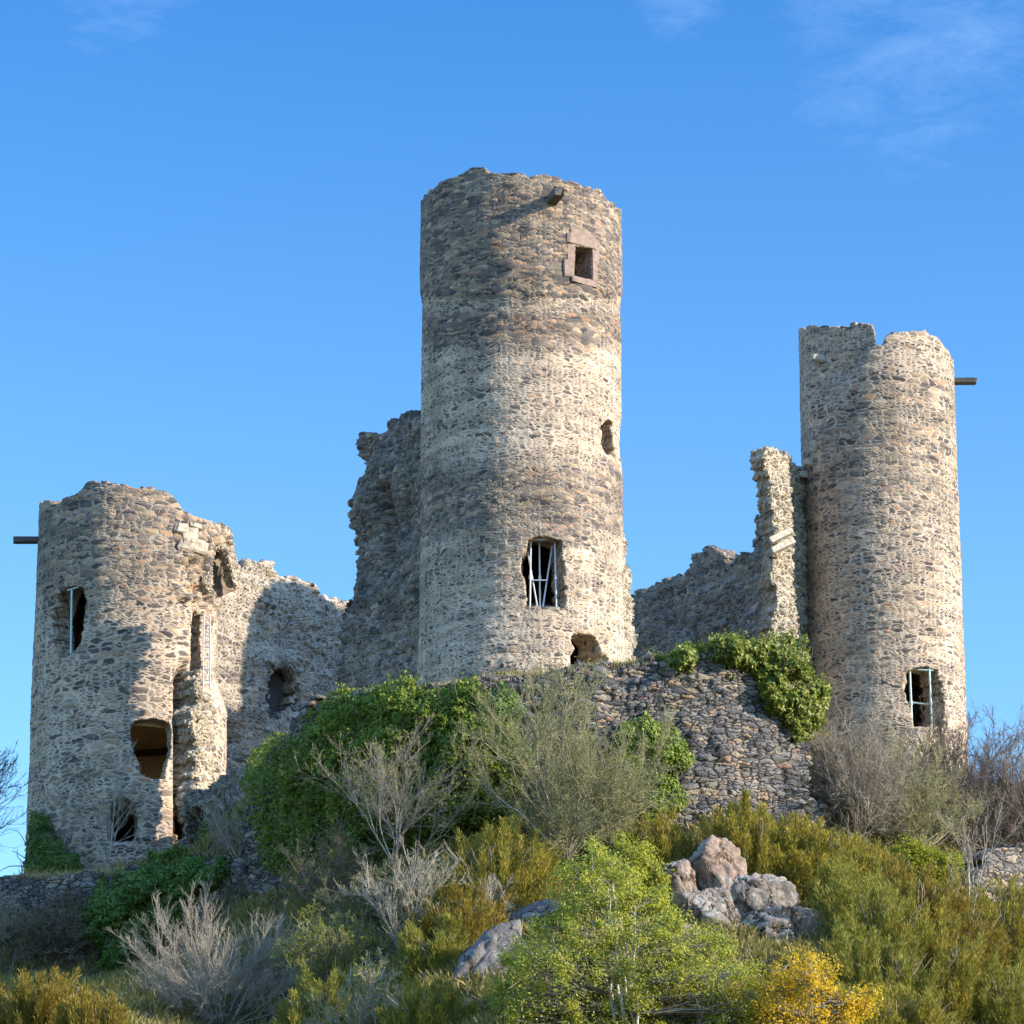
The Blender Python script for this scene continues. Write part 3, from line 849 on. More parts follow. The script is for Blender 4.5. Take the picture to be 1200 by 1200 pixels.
# ---- left tower
TL = Tower(154, 157.3, 4.38, 43)
root = thing('round_tower', 'squat round stone tower with a broken shoulder, an ochre vault showing through its hole', 'tower', (TL.cx, TL.Y, 30), 'castle towers')
top_l = [(25, 606), (42, 596), (50, 590), (68, 589), (92, 574), (100, 566), (112, 562), (132, 563), (160, 568), (195, 576), (205, 584), (215, 598), (230, 608), (246, 614), (264, 616), (271, 630), (285, 640)]
op_l = [([(64, 700), (74, 686), (95, 687), (101, 704), (95, 728), (93, 754), (82, 770), (68, 772), (60, 750), (58, 725)], 0.10),
        ([(152, 852), (160, 844), (178, 841), (198, 845), (202, 858), (201, 882), (194, 900), (193, 914), (178, 913), (163, 907), (161, 893), (154, 876)], 0.05),
        ([(126, 985), (124, 958), (130, 938), (146, 931), (158, 936), (162, 960), (160, 985)], 0.1),
        ([(216, 985), (216, 955), (226, 945), (238, 950), (239, 985)], 0.1),
        ([(250, 688), (248, 655), (252, 640), (262, 634), (269, 644), (275, 668), (279, 692)], 0.0),
        ([(232, 785), (232, 722), (238, 716), (247, 718), (246, 785)], 0.08)]
def dent_l(P, S, Z):
    px, py = proj(P)
    r = np.interp(py, [600, 650, 700, 760, 800], [214, 222, 230, 226, 225])
    m = sstep(px, r - 6, r + 8) * sstep(py, 640, 690) * (1 - sstep(py, 790, 840))
    gro = np.exp(-((px - 214) / 7.5) ** 2) * sstep(py, 770, 800) * (1 - sstep(py, 985, 1005))
    er = np.clip(1 - np.hypot((px - 80) / 34, (py - 725) / 52), 0, 1)
    er2 = np.clip(1 - np.hypot((px - 142) / 30, (py - 960) / 40), 0, 1)
    rag = sstep(px, 198, 225) * sstep(py, 600, 630) * (1 - sstep(py, 700, 760))
    return -0.55 * m - 0.9 * gro - 0.3 * er - 0.3 * er2 + rag * 0.5 * chunk(S, Z, 0.5, 0.33, 77)
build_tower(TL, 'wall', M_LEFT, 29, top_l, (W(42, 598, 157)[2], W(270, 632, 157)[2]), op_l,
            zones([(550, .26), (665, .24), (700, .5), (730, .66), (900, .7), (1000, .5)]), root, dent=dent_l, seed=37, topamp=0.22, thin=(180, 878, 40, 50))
disc(TL, W(178, 846, 152.9)[2] + 0.05, M_OCHRE, 'vault', root, 3.6, dome=1.1)
disc(TL, W(178, 935, 152.4)[2], M_OCHRE, 'floor', root, 3.2)
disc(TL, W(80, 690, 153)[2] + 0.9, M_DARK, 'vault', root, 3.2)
# back plaster skin seen through the hole, with its ledge
an = np.linspace(-2.3, 2.3, 40); zz = np.linspace(W(178, 930, 152.4)[2], W(178, 835, 152.4)[2], 12)
AN, ZZ = np.meshgrid(an, zz, indexing='ij'); rr = 2.9
V = np.concatenate([np.stack([TL.cx + r_ * np.sin(AN), TL.Y + r_ * np.cos(AN), ZZ], -1).reshape(-1, 3) for r_ in (2.95, 3.05)])
ix = np.arange(480).reshape(40, 12); q = np.stack([ix[:-1, :-1], ix[1:, :-1], ix[1:, 1:], ix[:-1, 1:]], -1).reshape(-1, 4)
mesh_obj('plaster', V, np.concatenate([q, q[:, ::-1] + 480]), M_OCHRE, root)
gl = Geo()
for k in range(-6, 7):
    a0 = k * 0.19
    c = np.array([TL.cx + 2.85 * math.sin(a0), TL.Y + 2.85 * math.cos(a0), W(180, 879, 159.5)[2]])
    gl.box(c, np.array([math.cos(a0), -math.sin(a0), 0]) * 0.275, np.array([math.sin(a0), math.cos(a0), 0]) * 0.16, np.array([0, 0, .14]), 0.01, k + 20)
gl.build('ledge', M_WOOD, root)
gb = Geo(); P0 = W(46, 633, TL.Y - 0.2); P1 = W(18, 633, TL.Y - 0.4)
gb.box((P0 + P1) / 2, (P1 - P0) / 2 * 1.1, np.array([0, 0.2, 0]), np.array([0, 0, 0.13]), 0.06, 5, 0.15); gb.build('beam', M_WOOD, root)
# brown back of the niche under the broken shoulder
an = np.linspace(0.75, 2.3, 30); zz = np.linspace(W(262, 700, 157)[2], W(262, 628, 157)[2], 14)
AN, ZZ = np.meshgrid(an, zz, indexing='ij')
V = np.concatenate([np.stack([TL.cx + r_ * np.sin(AN), TL.Y - r_ * np.cos(AN), ZZ], -1).reshape(-1, 3) for r_ in (3.35, 3.1)])
ix = np.arange(420).reshape(30, 14); q_ = np.stack([ix[:-1, :-1], ix[1:, :-1], ix[1:, 1:], ix[:-1, 1:]], -1).reshape(-1, 4)
mesh_obj('niche', V, np.concatenate([q_, q_[:, ::-1] + 420]), M_BROWN, root)
# pale dressed blocks left where the facing fell off
q = Geo()
for k, (a, b, w_, h_) in enumerate([(212, 620, .26, .24), (222, 628, .34, .36), (217, 641, .30, .2), (231, 641, .36, .3), (228, 617, .26, .12)]):
    p = TL.at_px(a, b); rad = nrm(np.array([p[0] - TL.cx, p[1] - TL.Y, 0])); tan = np.array([-rad[1], rad[0], 0])
    q.box(p + rad * 0.02, tan * w_ * 1.25, rad * 0.2, np.array([0.05 * math.sin(k * 7), 0, h_]), 0.13, k, 0.35)
q.build('facing_block', M_FACING, root)
arch_in = [(248, 700), (248, 656), (252, 643), (259, 638), (265, 645), (270, 662), (275, 690), (276, 700)]
build_wall([(236, 154.6, 650), (262, 155.9, 650), (290, 158.2, 650)], 'arch', M_PALE, 43, 51, [(243, 690), (243, 630), (245, 615), (263, 615), (270, 629), (275, 650), (279, 672), (281, 688), (272, 684), (258, 692)], [(arch_in, 0.0)], zones([(0, .4), (1200, .4)]), root, thick=0.35, step=0.05, rough=0.03, big=0.05, seed=141, edge=0.05)
build_wall([(240, 156.9, 650), (290, 158.9, 650)], 'soffit', M_BROWN, 43, 51, [(246, 692), (246, 634), (262, 630), (270, 650), (276, 672), (279, 690), (262, 698)], [], zones([(0, .4), (1200, .4)]), root, thick=0.25, step=0.06, rough=0.03, big=0.05, seed=142, edge=0.04)
yb = TL.at_px(240, 760)[1] - 0.15
sc3 = thing('steel_ladder', 'narrow pale ladder leaning in the upright slot of the squat tower', 'ladder', W(241, 808, yb))
pole(sc3, (238, 808), (239, 719), yb, 0.032, collar=False, name='rail'); pole(sc3, (246, 808), (246, 721), yb + .1, 0.032, collar=False, name='rail')
for k in range(6):
    yy = 732 + k * 13
    pole(sc3, (238.5, yy), (246, yy + .5), yb + .03, 0.035, collar=False, name='rung')
yb = TL.at_px(84, 766)[1] + 0.1
sc4 = thing('steel_props', 'single steel prop with a short head plate in the eroded window of the squat tower', 'props', W(84, 766, yb), 'steel props in the openings')
pole(sc4, (83, 766), (84, 690), yb, 0.045, M_GREEN, collar=False); pole(sc4, (79, 692), (92, 688), yb, 0.04, M_GREEN, collar=False, name='head_plate')

# pier of broken wall beside the left tower
r_ = thing('broken_pier', 'rough pale pier of broken masonry rising beside the squat tower', 'ruined wall', W(240, 935, 152))
build_wall([(222, 153.35, 850), (262, 155.4, 850)], 'wall', M_PALE, 31, 44, [(229, 960), (228, 880), (226, 825), (225, 800), (229, 786), (233, 790), (237, 806), (244, 818), (249, 850), (254, 890), (257, 930), (258, 960)], [], zones([(0, .5), (1200, .6)]), r_, thick=0.8, step=0.06, rough=0.11, big=0.12, seed=5, edge=0.22)

# ---- curtain walls
r_ = thing('curtain_wall', 'half-shadowed curtain wall with a ragged hole, between the squat and the tallest tower', 'ruined wall', W(330, 900, 160), 'curtain walls')
hole = [(317, 786), (330, 781), (346, 786), (349, 812), (343, 840), (326, 846), (314, 836), (319, 815)]
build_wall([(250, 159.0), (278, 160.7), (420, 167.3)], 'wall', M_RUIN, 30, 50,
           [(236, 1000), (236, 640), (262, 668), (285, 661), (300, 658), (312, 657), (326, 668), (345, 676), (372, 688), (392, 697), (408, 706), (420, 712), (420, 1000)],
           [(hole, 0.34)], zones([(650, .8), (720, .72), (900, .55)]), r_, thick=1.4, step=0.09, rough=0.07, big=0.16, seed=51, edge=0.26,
           extra=lambda P, S, Z: (lambda px, py: -0.7 * np.clip(1 - np.hypot((px - 268) / 14, (py - 862) / 18), 0, 1) - 0.5 * np.clip(1 - np.hypot((px - 335) / 30, (py - 812) / 40), 0, 1) - 0.5 * np.exp(-((px - 318) / 14) ** 2 - ((py - 676) / 9) ** 2))(*proj(P)))
G = Geo(); c_ = W(335, 808, 165.0); G.box(c_, np.array([1.2, 1.4, 0]), np.array([-.16, .13, 0]), np.array([0, 0, 2.0])); G.build('dark_backing', M_DARK, r_)  # slab added behind the hole so that it looks deeply shaded
r_ = thing('curtain_wall', 'shadowed curtain wall with a stepped ragged top beside the slender tower', 'ruined wall', W(820, 800, 162), 'curtain walls')
build_wall([(735, 168.5), (915, 159.0)], 'wall', M_RUIN, 33, 53,
           [(735, 1000), (735, 704), (750, 690), (775, 681), (800, 673), (808, 670), (811, 648), (820, 642), (833, 642), (840, 654), (850, 661), (860, 655), (872, 650), (882, 642), (886, 612), (893, 598), (902, 592), (915, 600), (915, 1000)],
           [], zones([(600, .3), (900, .35)]), r_, thick=1.4, step=0.09, rough=0.08, big=0.2, seed=61, edge=0.24)
r_ = thing('broken_wall', 'tall jagged wall stump standing against the shaded side of the tallest tower', 'ruined wall', W(450, 800, 147))
build_wall([(394, 149.4, 700), (410, 148.75, 700), (520, 142.2, 700)], 'wall', M_RUIN, 34, 54,
           [(394, 900), (398, 800), (403, 745), (411, 700), (413, 640), (415, 585), (421, 568), (431, 540), (427, 519), (437, 514), (449, 506), (459, 493), (474, 487), (500, 485), (520, 485), (520, 900)],
           [], zones([(480, .15), (700, .2), (800, .55)]), r_, thick=1.7, step=0.075, rough=0.07, big=0.26, seed=71, edge=0.26,
           extra=lambda P, S, Z: (lambda px, py: -0.8 * np.exp(-((px - 452) / 8) ** 2) * sstep(py, 560, 580) * (1 - sstep(py, 640, 690)))(*proj(P)))
g_ = Geo(); a, b = W(430, 574, 147.3), W(456, 558, 146.6); g_.tube(a, b, 0.07, 0.06, 8)
g_.build('stick', M_BARKP, r_)
r_ = thing('wall_stub', 'orange-tinted jagged wall stub down the sunny edge of the tallest tower', 'ruined wall', W(740, 785, 141))
build_wall([(716, 141.0, 700), (754, 143.4, 700)], 'wall', M_PALE, 34, 46,
           [(716, 860), (716, 616), (726, 612), (731, 624), (733, 642), (733, 656), (737, 670), (737, 692), (740, 708), (741, 732), (744, 747), (743, 767), (746, 790), (746, 860)], [],
           zones([(600, .4), (800, .5)]), r_, thick=1.0, step=0.06, rough=0.06, big=0.06, seed=81, edge=0.08)
r_ = thing('broken_pier', 'leaning wall stump with a pale ragged edge against the slender tower', 'ruined wall', W(915, 800, 153))
build_wall([(884, 151.3, 650), (916, 152.2, 650), (926, 152.6, 650), (934, 154.3, 650), (960, 155.6, 650)], 'wall', M_PALE, 34, 51,
           [(914, 900), (912, 800), (909, 720), (907, 680), (908, 640), (907, 610), (902, 580), (897, 552), (892, 534), (897, 525), (915, 519), (927, 518), (933, 524), (946, 516), (956, 520), (956, 900)], [],
           zones([(500, .45), (800, .5)]), r_, thick=0.8, step=0.065, rough=0.08, big=0.12, seed=91, edge=0.14)
for k, (a, b) in enumerate([((903, 634), (928, 622)), ((905, 646), (930, 634))]):
    g_ = Geo(); p0, p1 = W(*a, 150.9), W(*b, 151.5); d_ = nrm(p1 - p0); g_.box((p0 + p1) / 2, (p1 - p0) / 2, np.array([0, .22, 0]), np.cross(d_, [0, 1, 0]) * 0.15, 0.04, k, 0.1); g_.build('corbel', M_LIGHTST, r_)

# ---- low walls on the slope
FRONT = [(285, 141, 900), (360, 136.2, 900), (450, 132.6, 900), (560, 131.0, 900), (700, 130.4, 900), (850, 130.8, 900), (950, 132.4, 900), (1065, 136.5, 1000)]
r_ = thing('retaining_wall', 'grey drystone retaining wall below the tallest tower, capped and flanked by ivy', 'stone wall', W(700, 1000, 131))
build_wall(FRONT, 'wall', M_DRY, 27, 38.5,
           [(285, 1100), (296, 945), (330, 878), (378, 818), (440, 810), (520, 804), (600, 795), (660, 786), (700, 779), (760, 773), (850, 770), (905, 775), (932, 830), (944, 868), (950, 925), (975, 952), (1010, 978), (1046, 1004), (1065, 1020), (1065, 1100)], [],
           zones([(700, .3), (1000, .2)]), r_, thick=1.6, step=0.075, rough=0.06, big=0.18, seed=101, edge=0.34)
r_ = thing('stone_wall', 'short drystone wall face under the bare thicket by the slender tower', 'stone wall', W(1180, 1085, 134))
build_wall([(1120, 131.8, 1040), (1260, 137.0, 1040)], 'wall', M_DRY, 22, 32, [(1128, 1150), (1140, 1026), (1165, 1000), (1200, 992), (1260, 985), (1260, 1150)], [], zones([(0, .5)]+[(1200, .5)]), r_, thick=1.2, step=0.08, rough=0.07, big=0.2, seed=111, edge=0.25)
r_ = thing('stone_wall', 'dark terrace wall below the squat tower, hung with ivy and dead creeper', 'stone wall', W(60, 1140, 148))
build_wall([(-40, 150.5, 1080), (60, 147.6, 1080), (160, 145.6, 1080), (270, 142.6, 1080), (390, 137.6, 1080)], 'wall', M_DRY, 20, 33, [(-40, 1250), (-40, 1030), (0, 1030), (60, 1028), (130, 1022), (230, 1012), (260, 1004), (300, 1000), (390, 990), (390, 1250)], [], zones([(0, .35), (1200, .35)]), r_, thick=1.3, step=0.085, rough=0.07, big=0.25, seed=121, edge=0.25)
r_ = thing('low_wall', 'low sloping wall stump linking the squat tower to the ivy mound', 'ruined wall', W(270, 960, 147))
build_wall([(212, 150.5, 930), (312, 144.0, 930)], 'wall', M_RUIN, 28, 36, [(212, 1040), (214, 938), (235, 926), (262, 908), (285, 899), (312, 893), (312, 1040)], [([(216, 1000), (216, 955), (226, 945), (236, 950), (239, 1000)], .1)], zones([(0, .35), (1200, .35)]), r_, thick=1.0, step=0.08, rough=0.09, big=0.2, seed=131, edge=0.22)

# ---------------------------------------------------------------- rocks
def rock(label, px, py, Y, rx, ry, rz, mat, seed, tilt=0.0, group='boulders of the outcrop', name='boulder'):
    nu, nv = 96, 56
    u = np.linspace(0, 2 * math.pi, nu, endpoint=False); v = np.linspace(0.02, math.pi - 0.02, nv)
    U, Vv = np.meshgrid(u, v, indexing='ij')
    d = np.stack([np.cos(U) * np.sin(Vv), np.sin(U) * np.sin(Vv), np.cos(Vv)], -1)
    e = np.sign(d) * np.abs(d) ** 0.72
    g_ = np.random.default_rng(seed)
    o = g_.uniform(0, 50, 3)
    r = 1 + 0.22 * fbm(d[..., 0] * 1.1 + o[0], d[..., 1] * 1.1 + o[1], d[..., 2] * 1.1 + o[2], seed, 5, 0.55)
    rid = 1 - np.abs(fbm(d[..., 0] * 2.2 + o[1], d[..., 1] * 2.2 + o[2], d[..., 2] * 1.5 + o[0], seed + 3, 4))
    r = r - 0.14 * rid ** 3
    for k in range(11):
        n = nrm(g_.normal(size=3)); c = g_.uniform(0.5, 0.92)
        dd = (e * r[..., None]) @ n
        r = np.where(dd > c, r * c / np.maximum(dd, 1e-6), r)
    r = r + 0.05 * fbm(d[..., 0] * 5 + o[1], d[..., 1] * 5 + o[0], d[..., 2] * 3.2, seed + 8, 4, 0.6) - 0.07 * (1 - np.abs(fbm(d[..., 0] * 3 + o[2], d[..., 1] * 3, d[..., 2] * 2 + o[0], seed + 21, 3))) ** 6
    P = e * r[..., None] * np.array([rx, ry, rz])
    ct, st = math.cos(tilt), math.sin(tilt)
    P = np.stack([P[..., 0] * ct + P[..., 2] * st, P[..., 1], -P[..., 0] * st + P[..., 2] * ct], -1)
    c = W(px, py, Y)
    P = P + c
    idx = np.arange(nu * nv).reshape(nu, nv); nx = np.roll(idx, -1, 0)
    q = np.stack([idx[:, :-1], idx[:, 1:], nx[:, 1:], nx[:, :-1]], -1).reshape(-1, 4)
    o = mesh_obj(name, P.reshape(-1, 3), q, mat, smooth=True)
    return tag(o, label, 'rock', group, 'thing')
rock('tallest pinkish boulder crowning the rock outcrop', 834, 1026, 122.0, 1.15, 1.1, 1.5, M_ROCK_P, 2, 0.1)
rock('grey-topped boulder standing close beside the tallest pinkish one', 790, 1040, 121.5, 0.75, 0.8, 1.25, M_ROCK_P, 3, -0.15)
rock('rounded grey boulder with lichen below the tallest pinkish boulder', 838, 1072, 121.0, 1.15, 0.9, 0.95, M_ROCK_G, 4, 0.1)
rock('pale green lichened boulder in the middle of the outcrop', 884, 1062, 121.6, 1.35, 1.0, 1.3, M_ROCK_G, 5, 0.25)
rock('dark hollowed boulder with a shaded face low on the outcrop', 896, 1100, 120.8, 1.5, 0.9, 0.95, M_ROCK_G, 6, 0.2)
rock('flat grey boulder wedged behind the lichened one', 872, 1048, 122.6, 1.0, 0.9, 0.7, M_ROCK_G, 7, 0.3)
rock('long tilted pinkish boulder ending the outcrop by the broom shrubs', 944, 1096, 121.4, 2.3, 1.1, 1.05, M_ROCK_P, 8, 0.62)
rock('small reddish rock at the foot of the outcrop by the yellow tree', 966, 1124, 120.4, 0.8, 0.8, 0.6, M_ROCK_P, 9, 0.4)
rock('broad low base rock of the outcrop half hidden by leaves', 858, 1122, 121.6, 2.6, 1.2, 1.3, M_ROCK_P, 10, 0.35)
rock('large sloping grey slab beside the light green tree', 560, 1158, 117.6, 3.1, 1.6, 1.15, M_ROCK_D, 12, -0.85, name='rock_slab', group='bare slabs')
rock('flat slab with dry grass along its upper edge', 610, 1082, 122.0, 1.6, 1.0, 0.5, M_ROCK_D, 13, -0.45, name='rock_slab', group='bare slabs')
rock('jagged pale rib of rock running down from the dark hollowed boulder', 924, 1126, 120.6, 1.5, 0.9, 0.9, M_ROCK_G, 17, 0.5)
rock('low cracked ledge under the rounded grey boulder', 812, 1098, 121.0, 1.5, 1.0, 0.85, M_ROCK_P, 18, 0.25)
rock('isolated pale rock among the green broom near the corner', 1146, 1172, ground_hit(1146, 1182)[1], 0.6, 0.7, 0.6, M_ROCK_G, 14, 0.2)
rock('small pale stone topping the dry slope beside the isolated rock', 1160, 1146, ground_hit(1160, 1150)[1], 0.28, 0.3, 0.25, M_ROCK_P, 15, 0.2)
rock('brown low rock under the bare grey bush', 250, 1182, 135.0, 2.4, 1.3, 0.7, M_ROCK_P, 16, 0.05)

# ---------------------------------------------------------------- vegetation generators
def leaf_quads(P, N, size, rng, aspect=0.75, fold=0.25, along=None):
    n = len(P)
    r = rng.normal(size=(n, 3)) if along is None else along
    t = nrm(r - (r * N).sum(-1, keepdims=True) * N)
    b = np.cross(N, t)
    s = size[:, None]
    v0 = P - t * s * 0.5
    v2 = P + t * s * 0.5 - N * s * 0.12
    v1 = P + b * s * aspect * 0.5 + N * s * fold * 0.5
    v3 = P - b * s * aspect * 0.5 + N * s * fold * 0.5
    V = np.stack([v0, v1, v2, v3], 1).reshape(-1, 3)
    F = np.arange(4 * n).reshape(n, 4)
    return V, F

def tubes(levels):
    """levels: list of (pts (N,K,3), radii (N,K), sides) -> V,F"""
    Vs, Fs, off = [], [], 0
    for pts, rad, sd in levels:
        N, K, _ = pts.shape
        if N == 0: continue
        d = nrm(pts[:, -1] - pts[:, 0])
        a = nrm(np.cross(d, np.array([0.37, 0.81, 0.22]))); b = np.cross(d, a)
        an = np.linspace(0, 2 * math.pi, sd, endpoint=False)
        ring = np.cos(an)[None, :, None] * a[:, None] + np.sin(an)[None, :, None] * b[:, None]
        V = pts[:, :, None, :] + ring[:, None] * rad[:, :, None, None]
        idx = np.arange(N * K * sd).reshape(N, K, sd) + off
        nx = np.roll(idx, -1, 2)
        F = np.stack([idx[:, :-1], nx[:, :-1], nx[:, 1:], idx[:, 1:]], -1).reshape(-1, 4)
        Vs.append(V.reshape(-1, 3)); Fs.append(F); off += N * K * sd
    return np.concatenate(Vs), np.concatenate(Fs)

def polyline(P0, D, Ln, K, rng, wander=0.15, up=0.0):
    N = len(P0)
    pts = np.zeros((N, K, 3)); pts[:, 0] = P0
    d = D.copy()
    for k in range(1, K):
        d = nrm(d + rng.normal(0, wander, (N, 3)) + np.array([0, 0, up]))
        pts[:, k] = pts[:, k - 1] + d * (Ln / (K - 1))[:, None]
    return pts

def children(pts, n, rng, t0, t1, spread, lenf, Lp, up=0.25):
    N, K, _ = pts.shape
    pi = np.repeat(np.arange(N), n)
    t = rng.uniform(t0, t1, N * n) * (K - 1)
    k = np.minimum(t.astype(int), K - 2); f = (t - k)[:, None]
    P = pts[pi, k] * (1 - f) + pts[pi, k + 1] * f
    pd = nrm(pts[pi, k + 1] - pts[pi, k])
    D = nrm(pd + rng.normal(0, spread, (N * n, 3)) + np.array([0, 0, up]))
    Ln = Lp[pi] * lenf * rng.uniform(0.55, 1.2, N * n) * (1.15 - 0.5 * t / (K - 1))
    return P, D, Ln, pi

def bare(name, label, cat, base, height, width, nst=8, n=(6, 6, 5), mat=None, stemmat=None, seed=0, r0=0.06, twig=0.008, up=0.12, spread=0.5, flare=0.6, lenf=(0.6, 0.5, 0.45), group=None, lean=(0, 0, 0), t0=None, wander=0.12, buds=None, budn=0, trunk=0.0):
    rng = np.random.default_rng(seed)
    base = np.asarray(base, float)
    root = thing(name, label, cat, base, group)
    if t0 is None: t0 = 0.22 if cat == 'tree' else 0.07
    an = rng.uniform(0, 2 * math.pi, nst)
    tl = np.tan(np.minimum(rng.uniform(0.02, 1.0, nst) ** 0.65 * math.atan(flare) * 1.2, 1.42))
    D = nrm(np.stack([np.cos(an) * tl, np.sin(an) * tl, np.ones(nst)], -1) + np.array(lean))
    ratio = width / max(height, .1) / 1.6
    D = nrm(D * np.array([ratio, ratio, 1.0]))
    reach = np.sqrt((D[:, 2] * 1.0) ** 2 + ((1 - D[:, 2] ** 2) * (width / 2 / height) ** 2))
    P0 = base + np.stack([np.cos(an), np.sin(an), 0 * an], -1) * 0.12 * rng.uniform(0, 1, nst)[:, None] - np.array([0, 0, 0.3])
    stem_lv = []
    if trunk > 0:
        tr = polyline(base[None] - np.array([[0, 0, .4]]), nrm(np.array([[0.05, 0, 1.0]]) + np.array(lean)), np.array([trunk + .4]), 6, rng, 0.08, 0.05)
        stem_lv.append((tr, np.linspace(r0 * 1.7, r0 * 1.2, 6)[None], 7))
        P0 = tr[0, -1][None] + rng.normal(0, 0.03, (nst, 3)); height = height - trunk
    Ln = height * rng.uniform(0.7, 1.0, nst) * 0.85 * np.clip(reach, 0.6, 1.1)
    s = polyline(P0, D, Ln, 9, rng, wander, 0.03)
    rr = np.linspace(1, 0.25, 9)[None] * r0 * rng.uniform(0.6, 1.1, nst)[:, None]
    stem_lv.append((s, rr, 6))
    V, F = tubes(stem_lv)
    mesh_obj('stem', V, F, stemmat or mat, root, smooth=True)
    lv = []
    cur, L_ = s, Ln
    tw = [max(r0 * 0.35, twig * 1.5), twig * 1.25, twig]
    for k in range(len(n)):
        P, D2, L2, _ = children(cur, n[k], rng, t0 if k == 0 else 0.12, 1.0, spread, lenf[k], L_, up)
        K = 6 if k == 0 else 4
        c = polyline(P, D2, L2, K, rng, wander * 1.15, 0.04)
        lv.append((c, np.linspace(1, 0.45, K)[None] * tw[min(k, 2)] * rng.uniform(0.7, 1.2, len(P))[:, None], 4 if k == 0 else 3))
        cur, L_ = c, L2
    V, F = tubes(lv)
    mesh_obj('twigs', V, F, mat, root)
    if buds is not None:
        pts = cur[:, 1:].reshape(-1, 3)
        pts = pts[rng.choice(len(pts), min(budn, len(pts)), False)] + rng.normal(0, 0.03, (min(budn, len(pts)), 3))
        N = nrm(rng.normal(size=(len(pts), 3)) + np.array([0, -.2, .5]))
        V, F = leaf_quads(pts, N, rng.uniform(0.05, 0.09, len(pts)), rng)
        mesh_obj('foliage', V, F, buds, root)
    return root

def inside_samples(poly, n, rng, wob=10.0, seed=0):
    xs = [p[0] for p in poly]; ys = [p[1] for p in poly]
    out = []
    cnt = 0
    while cnt < n:
        q = np.stack([rng.uniform(min(xs) - 12, max(xs) + 12, n), rng.uniform(min(ys) - 12, max(ys) + 12, n)], -1)
        sd = polysdf(q[:, 0], q[:, 1], poly)
        w = wob * fbm(q[:, 0] / 26, q[:, 1] / 26, 0, seed, 3)
        k = (sd + w) > 0
        out.append(np.concatenate([q[k], np.maximum(sd + w, 0)[k][:, None]], 1)); cnt += k.sum()
    return np.concatenate(out)[:n]

def ivy(label, poly, Yfun, bulge, n, mat, seed, size=(0.09, 0.17), cl=0.45, clf=0.75, edgeL=45.0, depth=0.5, wob=9.0, name='ivy', cat='ivy', group='ivy growths', hang=0.0):
    """leaves on a swelling layer in front of a wall face"""
    rng = np.random.default_rng(seed)
    S = inside_samples(poly, n, rng, wob, seed)
    px, py, d = S[:, 0], S[:, 1], S[:, 2]
    def surf(px, py, d):
        prof = np.sqrt(np.clip(1 - (1 - np.clip(d / edgeL, 0, 1)) ** 2, 0, 1))
        P = W(px, py, Yfun(px, py))
        c = 0.8 * fbm(P[:, 0] * clf, P[:, 2] * clf, 0, seed + 4, 3) + 0.55 * np.abs(vnoise(P[:, 0] * clf * 3, P[:, 2] * clf * 3, 0, seed + 8))
        return W(px, py, Yfun(px, py) - bulge * prof - cl * c * (0.35 + 0.65 * prof))
    P = surf(px, py, d); Px = surf(px + 3, py, d); Py = surf(px, py - 3, d + 0)
    N = nrm(np.cross(Px - P, Py - P)); N = np.where(N[:, 1:2] > 0, -N, N)
    P = P - N * (rng.uniform(0, 1, len(P)) ** 1.6 * depth)[:, None]
    Nl = nrm(N + rng.normal(0, 0.5, N.shape) + np.array([0.25, 0, 0.5]))
    along = np.tile(np.array([0, 0, -1.0]), (len(P), 1)) + rng.normal(0, 0.6, N.shape)
    V, F = leaf_quads(P, Nl, rng.uniform(*size, len(P)), rng, 0.85, 0.2, along)
    base = W(np.mean([p[0] for p in poly]), max(p[1] for p in poly), float(np.mean(Yfun(np.array([p[0] for p in poly]), np.array([p[1] for p in poly])))))
    root = thing(name, label, cat, base, group)
    mesh_obj('foliage', V, F, mat, root)
    # woody creepers beneath
    m = 60
    st = inside_samples(poly, m, rng, 0, seed)
    P0 = surf(st[:, 0], st[:, 1], st[:, 2]) + np.array([0, 0.25, 0])
    L_ = polyline(P0, nrm(rng.normal(0, 0.35, (m, 3)) * np.array([1, .2, 1]) + np.array([0, 0.05, 1])), rng.uniform(0.6, 1.6, m), 6, rng, 0.25)
    V, F = tubes([(L_, np.linspace(0.03, 0.012, 6)[None] * np.ones((m, 1)), 4)])
    mesh_obj('creeper', V, F, M_TWIG_DARK, root)
    return root

